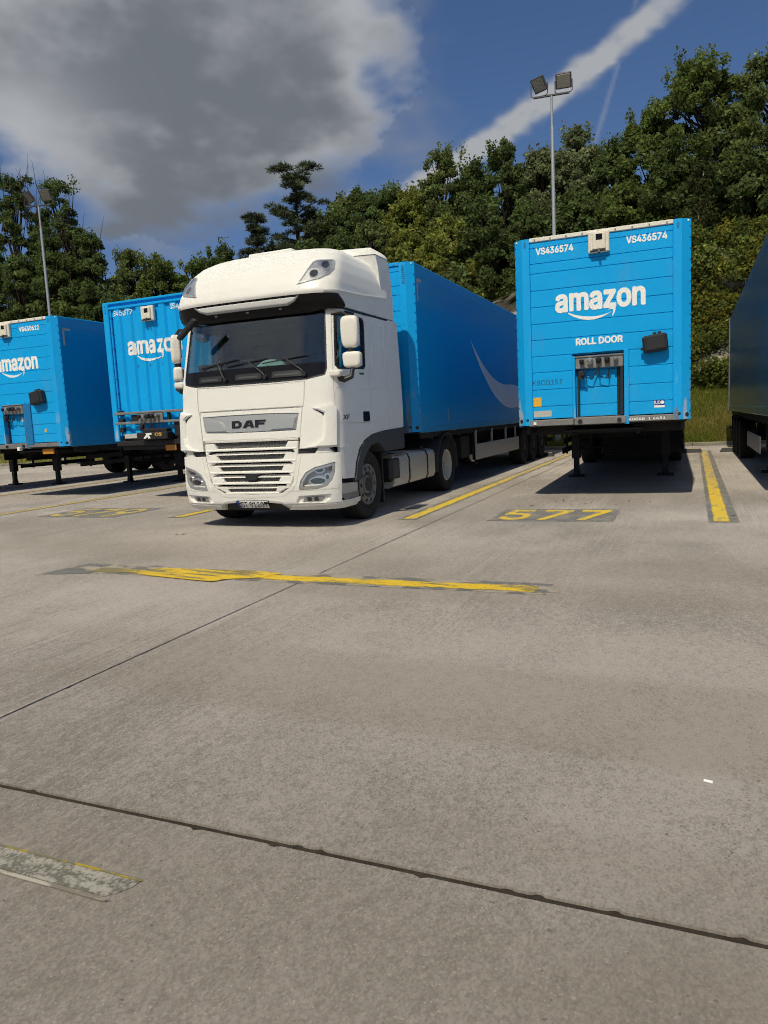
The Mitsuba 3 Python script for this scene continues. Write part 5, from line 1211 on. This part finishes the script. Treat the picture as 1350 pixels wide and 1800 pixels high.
v, f = bolder(text('ST 9120T', 0.078, 0.43, False, 0.003), 0.0014, 4); q = trimesh.Trimesh(v + [0.022, 0.308, 0], f, process=False).subdivide_to_size(0.06)
put('plate_letters', (S(q.vertices[:, 0], q.vertices[:, 1], q.vertices[:, 2] + 0.0255), np.array(q.faces)), 'letter_black', pt, smooth=False, M=MT)
for s in (1, -1):
    mm = (lambda p: p) if s > 0 else mirx
    h = put('headlight', wp(HL, -0.09, -0.075) if s > 0 else wp(mirx(HL), -0.09, -0.075), 'lamp_inner', bm, M=MT)
    ring = lambda p, a, d0, d1, m: put('bezel', wp(mm(p.difference(p.buffer(-a))), d0, d1, 0.004), m, h, M=MT)
    ring(HL, 0.035, -0.075, -0.012, 'silver_paint')
    for cx, cz, rx_, rz_, m in ((0.99, 0.655, 0.13, 0.058, 'chrome'), (1.02, 0.795, 0.075, 0.048, 'chrome'), (1.13, 0.70, 0.045, 0.05, 'chrome')):
        e = Polygon([(cx + rx_ * math.cos(a), cz + rz_ * math.sin(a)) for a in np.linspace(0, 6.28, 25)[:-1]])
        put('reflector', wp(mm(e), -0.075, -0.05, 0.02), m, h, M=MT)
        put('bulb_lens', wp(mm(e.buffer(-0.02)), -0.05, -0.03, 0.014), 'lamp_lens', h, M=MT)
    put('day_light', wp(mm(Polygon([(0.80, 0.585), (1.06, 0.595), (1.075, 0.612), (0.80, 0.604)])), -0.07, -0.04, 0.005), 'white_print', h, M=MT)
    put('cover', arr(wrap(prism(mm(HL.buffer(0.003)), -0.008, -0.0068), 0.05)), 'lens_glass', h, M=MT)
    fg = put('fog_light', wp(mm(FOG), -0.05, -0.022, 0.006), 'lamp_inner', bm, M=MT)
    for cx in (0.86, 0.96):
        put('lens', wp(mm(Polygon([(cx + 0.035 * math.cos(a), 0.415 + 0.027 * math.sin(a)) for a in np.linspace(0, 6.28, 17)[:-1]])), -0.022, -0.012, 0.006), 'lamp_lens', fg, M=MT)
    put('slot', wp(mm(Polygon([(0.62, 1.075), (1.02, 1.085), (0.96, 1.03), (0.72, 1.022), (0.66, 1.03)])), -0.08, -0.03), 'black_plastic', K, M=MT)
    put('slot', wp(mm(Polygon([(1.17, 1.085), (1.22, 1.085), (1.275, 1.022), (1.24, 1.022)])), -0.03, -0.012), 'black_plastic', K, M=MT)
    put('headlight_brow', wp(mm(Polygon([(0.97, 1.022), (1.02, 1.088), (1.19, 1.09), (1.27, 1.022)])), -0.06, -0.020, 0.01), 'white_paint', K, M=MT)
    # step, lower flank, wheel arch
    put('step_recess', wp(mm(Polygon([(1.32, 0.372), (1.345, 0.66), (1.88, 0.70), (1.88, 0.37)])), -0.14, -0.12), 'chassis_black', K, M=MT)
    stp = put('step', wp(mm(Polygon([(1.325, 0.40), (1.345, 0.600), (1.87, 0.578), (1.87, 0.40)])), -0.10, -0.030, 0.01), 'alloy_panel', K, M=MT)
    put('step_tread', wp(mm(Polygon([(1.40, 0.372), (1.36, 0.455), (1.86, 0.445), (1.86, 0.372)])), -0.03, -0.020, 0.004), 'dull_steel', stp, M=MT)
    AR = [(uy(0.66), 0.64), (uy(0.72), 0.84), (uy(0.84), 1.02), (uy(1.0), 1.14), (uy(1.27), 1.215), (uy(1.7), 1.255), (uy(2.56), 1.285)]
    FL = Polygon([(1.345, 0.66), (1.33, 0.85), (1.30, 1.385), (uy(2.55), 1.38), (uy(2.57), 1.285)] + AR[::-1])
    fl = FL.buffer(-0.004)
    put('flank_panel', wp(mm(fl), -0.05, -0.004, 0.006), 'white_paint', K, M=MT)
    put('flank_ridge', wp(mm(Polygon([(1.33, 1.095), (1.62, 1.11), (1.70, 1.02), (1.66, 1.01), (1.60, 1.085), (1.33, 1.075)])), -0.006, 0.006, 0.005), 'white_paint', K, M=MT)
    ARI = [(uy(2.56), 0.945), (uy(1.73), 0.94), (uy(1.6), 1.03), (uy(1.48), 1.085), (uy(1.25), 1.06), (uy(1.08), 0.97), (uy(0.95), 0.86), (uy(0.88), 0.70), (uy(0.86), 0.60), (uy(0.66), 0.60)]
    put('wheel_arch', wp(mm(Polygon(AR + ARI).buffer(0)), -0.35, 0.018, 0.015), 'grey_plastic', K, M=MT)
    put('mud_flap', bx(s * 1.2 - 0.38 if s > 0 else -1.2, 1.2 if s > 0 else -0.82, 1.80, 1.83, 0.16, 0.95, 0.005), 'black_plastic', K, M=MT)
    # side fairing behind the cab
    FA = Polygon([(3.105, 1.295), (UB, 1.285), (UB + 0.02, 1.60), (UB, 2.92), (3.105, 2.92)])
    put('side_fairing', wp(mm(FA), -0.03, 0.004, 0.012), 'white_paint', K, M=MT)

# visor and roof
vz = [(2.845, 0.03), (2.93, 0.115), (3.085, 0.05), (3.10, 0.0)]
VIS = man(band(US[np.abs(US) < 1.36], [2.85, 2.90, 2.96, 3.02, 3.085], 0.03))
VB = Polygon([(-1.335, 2.90), (-1.15, 2.895), (-0.9, 2.86), (0.9, 2.86), (1.15, 2.895), (1.335, 2.90), (1.36, 3.085), (-1.36, 3.085)])


def visor_d(z): return np.interp(z, [2.85, 2.94, 3.0, 3.09], [0.035, 0.10, 0.075, 0.012])


def wrapv(poly, d0, d1, c=0.0):
    m = prism(poly, d0, d1, c).refine_to_length(0.04)
    return arr(m.warp_batch(lambda p: S(p[:, 0], p[:, 1], p[:, 2] + visor_d(p[:, 1]))))


vs_ = put('sun_visor', wrapv(VB, -0.02, 0.0, 0.006), 'gloss_black', K, M=MT)
put('light_bar', wrapv(Polygon([(-0.80, 3.056), (0.80, 3.056), (0.74, 3.015), (0.64, 2.985), (-0.64, 2.985), (-0.74, 3.015)]), -0.004, 0.018, 0.010), 'white_print', vs_, M=MT)
put('bar_trim', wrapv(Polygon([(-0.83, 3.066), (-0.755, 3.003), (-0.645, 2.962), (0.645, 2.962), (0.755, 3.003), (0.83, 3.066), (0.80, 3.066), (0.735, 3.013), (0.635, 2.981), (-0.635, 2.981), (-0.735, 3.013), (-0.80, 3.066)]), 0.0, 0.022, 0.004), 'silver_paint', vs_, M=MT)
for u in (-0.52, 0.0, 0.52): put('marker_lamp', wrapv(rr(u - 0.02, u + 0.02, 2.925, 2.945, 0.006), 0, 0.008), 'lamp_inner', vs_, M=MT)
us_r = np.r_[np.linspace(-UB + 0.45, -UL, 10)[:-1], np.linspace(-UL, UL, 121), np.linspace(UL, UB - 0.45, 10)[1:]]
zs_r = np.r_[3.088, 3.11, 3.13, np.linspace(3.16, 3.85, 26), 3.87]
U_, Z_ = np.meshgrid(us_r, zs_r); o = S(U_, Z_).reshape(-1, 3); n = len(us_r); kz = len(zs_r)
a_, b_ = np.meshgrid(np.arange(kz - 1), np.arange(n - 1), indexing='ij'); q = np.stack([a_ * n + b_, a_ * n + b_ + 1, (a_ + 1) * n + b_ + 1, (a_ + 1) * n + b_], -1).reshape(-1, 4)
top = np.arange((kz - 1) * n, kz * n); cc = len(o); o = np.vstack([o, [0, 1.9, 3.885], [0, 0.9, 3.088]])
f = np.vstack([q[:, [0, 1, 2]], q[:, [0, 2, 3]], np.c_[top[:-1], top[1:], np.full(n - 1, cc)], np.c_[np.arange(n - 1) + 1, np.arange(n - 1), np.full(n - 1, cc + 1)]])
rf = put('roof', (o, f), 'white_paint', K, smooth=50, M=MT)
for p in ([(1.36, 2.945), (UB - 0.44, 2.94), (UB - 0.44, 3.10), (1.36, 3.10)], [(-1.36, 2.945), (-1.36, 3.10), (-UB + 0.44, 3.10), (-UB + 0.44, 2.94)]): put('roof_flank', wp(Polygon(p), -0.06, -0.002, 0.004), 'white_paint', rf, M=MT)
for s in (1, -1):
    mm = (lambda p: p) if s > 0 else mirx
    put('roof_gutter', wp(mm(Polygon([(1.15, 3.125), (1.45, 3.145), (2.2, 3.18), (UB - 0.55, 3.25), (UB - 0.5, 3.21), (2.2, 3.13), (1.45, 3.10), (1.15, 3.10)])), -0.02, 0.028, 0.024), 'white_paint', rf, M=MT)
    RL = Polygon([(0.80, 3.215), (0.985, 3.525), (1.03, 3.55), (1.26, 3.56), (1.285, 3.53), (1.28, 3.42), (1.22, 3.33), (1.10, 3.27)])
    rl = put('roof_lamp', wp(mm(RL.difference(RL.buffer(-0.022))), -0.01, 0.014, 0.006), 'silver_paint', rf, M=MT)
    put('reflector', wp(mm(RL.buffer(-0.02)), -0.012, 0.003), 'bright_metal', rl, M=MT)
    for cx, cz, r_ in ((1.02, 3.35, 0.07), (1.165, 3.475, 0.07)):
        e = Polygon([(cx + r_ * math.cos(a), cz + r_ * math.sin(a)) for a in np.linspace(0, 6.28, 25)[:-1]])
        put('bulb', wp(mm(e), 0.002, 0.012, 0.006), 'chrome', rl, M=MT); put('bulb_lens', wp(mm(e.buffer(-0.014)), 0.010, 0.016, 0.004), 'lamp_lens', rl, M=MT)
    put('shine_strip', wp(mm(Polygon([(0.93, 3.40), (1.03, 3.53), (1.10, 3.535), (1.08, 3.45), (1.0, 3.43)])), 0.002, 0.008, 0.003), 'chrome', rl, M=MT)
    put('cover', arr(wrap(prism(mm(RL.buffer(-0.01)), 0.0165, 0.0177), 0.05)), 'lens_glass', rl, M=MT)
put('roof_hatch', bx(-0.45, 0.28, 1.05, 1.7, 3.82, 3.905, 0.03), 'white_paint', rf, M=MT)


def spoiler(cap=False):
    """tall wind deflector at the back of the roof"""
    rows = [(2.94, 1.238, 2.05, 2.565), (3.3, 1.245, 1.97, 2.56), (3.7, 1.24, 1.90, 2.50), (3.835, 1.228, 1.85, 2.46)] if not cap else [(3.842, 1.232, 1.84, 2.47), (3.90, 1.205, 1.84, 2.44), (3.945, 1.15, 1.86, 2.39), (3.965, 1.06, 1.9, 2.33)]
    vs = []
    for z, w, ya, yb in rows:
        r = 0.16; ring = [(-w, ya), (-w, yb - r)] + [(-w + r - r * math.cos(a), yb - r + r * math.sin(a)) for a in np.linspace(0.3, 1.57, 5)] + [(w - r + r * math.cos(a), yb - r + r * math.sin(a)) for a in np.linspace(1.57, 0.3, 5)] + [(w, yb - r), (w, ya), (0.5 * w, ya - 0.12), (-0.5 * w, ya - 0.12)]
        vs.append([(x, y, z) for x, y in ring])
    k = len(vs[0]); v = np.array(vs).reshape(-1, 3); f = []
    for i in range(len(rows) - 1):
        for j in range(k):
            a, b, c, d = i * k + j, i * k + (j + 1) % k, (i + 1) * k + (j + 1) % k, (i + 1) * k + j; f += [[a, c, b], [a, d, c]]
    b0 = (len(rows) - 1) * k; f += [[b0, b0 + j + 1, b0 + j] for j in range(1, k - 1)]
    return v, np.array(f)


sp_ = put('roof_spoiler', spoiler(), 'white_paint', K, smooth=40, M=MT)
put('spoiler_cap', spoiler(True), 'white_paint', sp_, smooth=50, M=MT)
put('back_wall', bx(-1.19, 1.19, 2.24, 2.27, 1.0, 3.7), 'white_plastic', K, M=MT)

# mirrors
for s in (1, -1):
    f_ = lambda m: (m if s > 0 else mv(m, s=(-1, 1, 1)))
    def pod(x0, x1, y0, y1, z0, z1):
        m = trimesh.creation.icosphere(subdivisions=4); p = np.array(m.vertices); p = np.sign(p) * np.abs(p) ** 0.48
        p = p / np.maximum(1, np.abs(p).max(0)); p[:, 0] *= 1 + 0.06 * p[:, 2]
        return p * [(x1 - x0) / 2, (y1 - y0) / 2, (z1 - z0) / 2] + [(x0 + x1) / 2, (y0 + y1) / 2, (z0 + z1) / 2], np.array(m.faces)
    turn = lambda m: mv(mv(m, -1.40, -0.45), 1.40, 0.45, rz=0.12 if s > 0 else 0.85)
    m1 = put('mirror', f_(turn(pod(1.285, 1.525, 0.37, 0.51, 2.37, 2.785))), 'white_plastic', K, smooth=True, M=MT)
    put('glass', f_(turn(bx(1.30, 1.51, 0.512, 0.52, 2.40, 2.76, 0.003))), 'mirror_glass', m1, M=MT)
    m2 = put('mirror', f_(turn(pod(1.29, 1.54, 0.38, 0.52, 2.115, 2.325))), 'white_plastic', K, smooth=True, M=MT)
    put('glass', f_(turn(bx(1.305, 1.525, 0.522, 0.53, 2.14, 2.30, 0.003))), 'mirror_glass', m2, M=MT)
    for ar_ in (tube([(1.18, 0.36, 2.82), (1.30, 0.42, 2.84), (1.40, 0.45, 2.77)], 0.022, 8), tube([(1.40, 0.45, 2.42), (1.40, 0.45, 2.27)], 0.05, 8), tube([(1.22, 0.36, 2.0), (1.31, 0.38, 1.965), (1.40, 0.42, 2.0), (1.42, 0.45, 2.13)], [0.04, 0.042, 0.036, 0.03], 10)): put('mirror_arm', f_(ar_), 'black_plastic', K, M=MT)
    put('mirror_bracket', f_(pod(1.16, 1.33, 0.22, 0.36, 2.005, 2.09)), 'white_plastic', K, smooth=True, M=MT)
# kerb-view and front-view mirrors hanging off the left side of the visor
kv = put('front_mirror', cat([mv(bx(-0.035, 0.035, -0.04, 0.04, -0.19, 0.19, 0.03), -0.80, -0.06, 2.76, ry=0.9)]), 'black_plastic', K, M=MT)
m = trimesh.creation.icosphere(subdivisions=3); ov = np.array(m.vertices) * [0.135, 0.06, 0.085]
kb = put('kerb_mirror', mv((ov, np.array(m.faces)), -1.33, 1.0, 2.80, ry=0.3), 'black_plastic', K, smooth=True, M=MT)
put('glass', mv((ov * [0.9, 0.5, 0.75], np.array(m.faces)), -1.33, 0.965, 2.785, ry=0.3), 'mirror_glass', kb, smooth=True, M=MT)

# chassis
put('chassis_rail', cat([bx(s * 0.42 - 0.04, s * 0.42 + 0.04, 0.6, 6.0, 0.72, 0.98, 0.01) for s in (-1, 1)] + [bx(-0.45, 0.45, y, y + 0.12, 0.72, 0.95) for y in (1.0, 2.7, 4.0, 5.6)]), 'chassis_black', K, M=MT)
put('underbody', cat([bx(-0.55, 0.55, 0.35, 2.3, 0.30, 0.75, 0.05), bx(-1.1, 1.1, 0.25, 0.6, 0.42, 1.0, 0.02), bx(-1.15, 1.15, 0.55, 2.2, 1.0, 1.25), bx(-0.35, 0.35, 4.7, 5.25, 0.35, 0.75, 0.08)]), 'chassis_black', K, M=MT)
put('fifth_wheel', cat([bx(-0.45, 0.45, 4.1, 5.0, 1.0, 1.06, 0.02), bx(-0.3, 0.3, 4.3, 4.8, 0.95, 1.0)]), 'chassis_black', K, M=MT)
put('air_hoses', cat([tube([(x, 2.4, 1.6), (x + 0.05, 2.75, 1.35), (x, 3.2, 2.0)], 0.018, 6) for x in (-0.2, -0.1, 0.0, 0.1)]), 'black_plastic', K, M=MT)
RIM_F = pl(lathe_x([(0.150, 0.302), (0.168, 0.292), (0.165, 0.275), (0.15, 0.26), (0.165, 0.235), (0.168, 0.19), (0.10, 0.175), (0.09, 0.14), (0.15, 0.135), (0.165, 0.10), (0.165, 0.0)], 40), 'rim_grey')
RIM_R = pl(lathe_x([(0.150, 0.302), (0.165, 0.285), (0.14, 0.268), (0.0, 0.245), (-0.05, 0.225)], 40), 'rim_light')
DISC_R = pl(lathe_x([(-0.045, 0.232), (-0.06, 0.19), (-0.05, 0.15), (0.03, 0.145), (0.05, 0.11), (0.05, 0.0)], 40), 'rim_dark')
hol = []
for a in np.arange(10) * 2 * np.pi / 10:
    hol.append(tube([(0.145, 0.232 * math.cos(a), 0.232 * math.sin(a)), (0.170, 0.232 * math.cos(a), 0.232 * math.sin(a))], 0.027, 10))
HOLES = pl(cat(hol), 'hub_dark')
NUTS = pl(cat([tube([(0.09, 0.158 * math.cos(a), 0.158 * math.sin(a)), (0.13, 0.158 * math.cos(a), 0.158 * math.sin(a))], 0.016, 6) for a in np.arange(10) * 0.6283 + 0.2] + [tube([(0.1, 0, 0), (0.175, 0, 0)], 0.10, 16)]), 'hub_dark')
for y, rim, dual in ((1.19, RIM_F, False), (4.97, RIM_R, True)):
    for s in (1, -1):
        for x in ((1.055,) if not dual else (1.06, 0.72)):
            M2 = MT @ T().translate([s * x, y, 0.5]) @ (T() if s > 0 else T().rotate([0, 0, 1], 180))
            w = put('wheel', TYRE, parent=K, M=M2)
            if x > 1: put('rim', rim, parent=w, M=M2)
            if x > 1 and dual: put('disc', DISC_R, parent=w, M=M2)
            if not dual: put('hand_hole', HOLES, parent=w, M=M2); labels[w + '__hand_hole'] = {'label': 'ring of dark holes in the wheel disc', 'kind': 'stuff'}; put('hub', NUTS, parent=w, M=M2)
    put('axle', tube([(-1.0, y, 0.5), (1.0, y, 0.5)], 0.07, 10), 'chassis_black', K, M=MT)
for s in (1, -1):
    g = np.linspace(-0.15, math.pi + 0.15, 22); p = [np.array([0, 4.97 - 0.60 * math.cos(a), 0.5 + 0.60 * math.sin(a)]) for a in g]
    o = []; f = []
    for q in p:
        for x in (s * 0.58, s * 1.25):
            for k in (1.0, 1.03): o.append([x, 4.97 + (q[1] - 4.97) * k, 0.5 + (q[2] - 0.5) * k])
    for i in range(len(p) - 1):
        a = 4 * i; b = a + 4
        for i0, i1 in ((0, 1), (1, 3), (3, 2), (2, 0)): f += [[a + i0, a + i1, b + i1], [a + i0, b + i1, b + i0]]
    put('rear_mudguard', (np.array(o), np.array(f)), 'grey_plastic', K, smooth=False, M=MT)
# tanks
for s in (1, -1):
    x0, x1 = (0.62, 1.235) if s > 0 else (-1.235, -0.62)
    tk = Polygon([(x0 + 0.06, 0.33), (x1 - 0.1, 0.33), (x1 - 0.03, 0.36), (x1, 0.43), (x1, 0.76), (x1 - 0.03, 0.83), (x1 - 0.1, 0.86), (x0 + 0.06, 0.86), (x0, 0.80), (x0, 0.40)])
    v, f = ext(tk, 2.02); tv = np.c_[v[:, 0], 4.20 - v[:, 2], v[:, 1]]
    tkk = put('fuel_tank', (tv, f), 'alloy_tank', K, smooth=35, M=MT)
    for y in (2.87, 3.78):
        o_ = np.array(tk.buffer(0.008).exterior.coords)[:-1]; i_ = np.array(tk.buffer(-0.002).exterior.coords)[:-1]
        v, f = ext(tk.buffer(0.009, join_style=2), 0.05); put('strap', (np.c_[v[:, 0], y + 0.025 - v[:, 2], v[:, 1]], f), 'black_plastic', tkk, smooth=False, M=MT)
    if s > 0:
        put('tank_step', cat([bx(1.0, 1.26, 2.1, 2.75, 0.855, 0.875, 0.004), bx(1.05, 1.25, 2.1, 2.14, 0.80, 0.87)]), 'dull_steel', K, M=MT)
        put('battery_cover', bx(0.85, 1.243, 2.07, 2.46, 0.44, 0.83, 0.05), 'black_plastic', K, M=MT)
        put('battery_label', bx(1.2405, 1.2465, 2.13, 2.36, 0.52, 0.78, 0.002), 'grey_plastic', K, M=MT)
        put('fuel_cap', tube([(1.05, 3.98, 0.86), (1.05, 3.98, 0.91)], 0.05, 12), 'black_plastic', tkk, M=MT)
put('rear_lights', cat([bx(s * 0.95 - 0.2, s * 0.95 + 0.2, 5.75, 5.82, 0.75, 0.88, 0.01) for s in (-1, 1)]), 'red_plastic', K, M=MT)
tag(K, 'white truck tractor with high roof and silver nose badge, hitched to a blue trailer', 'truck')
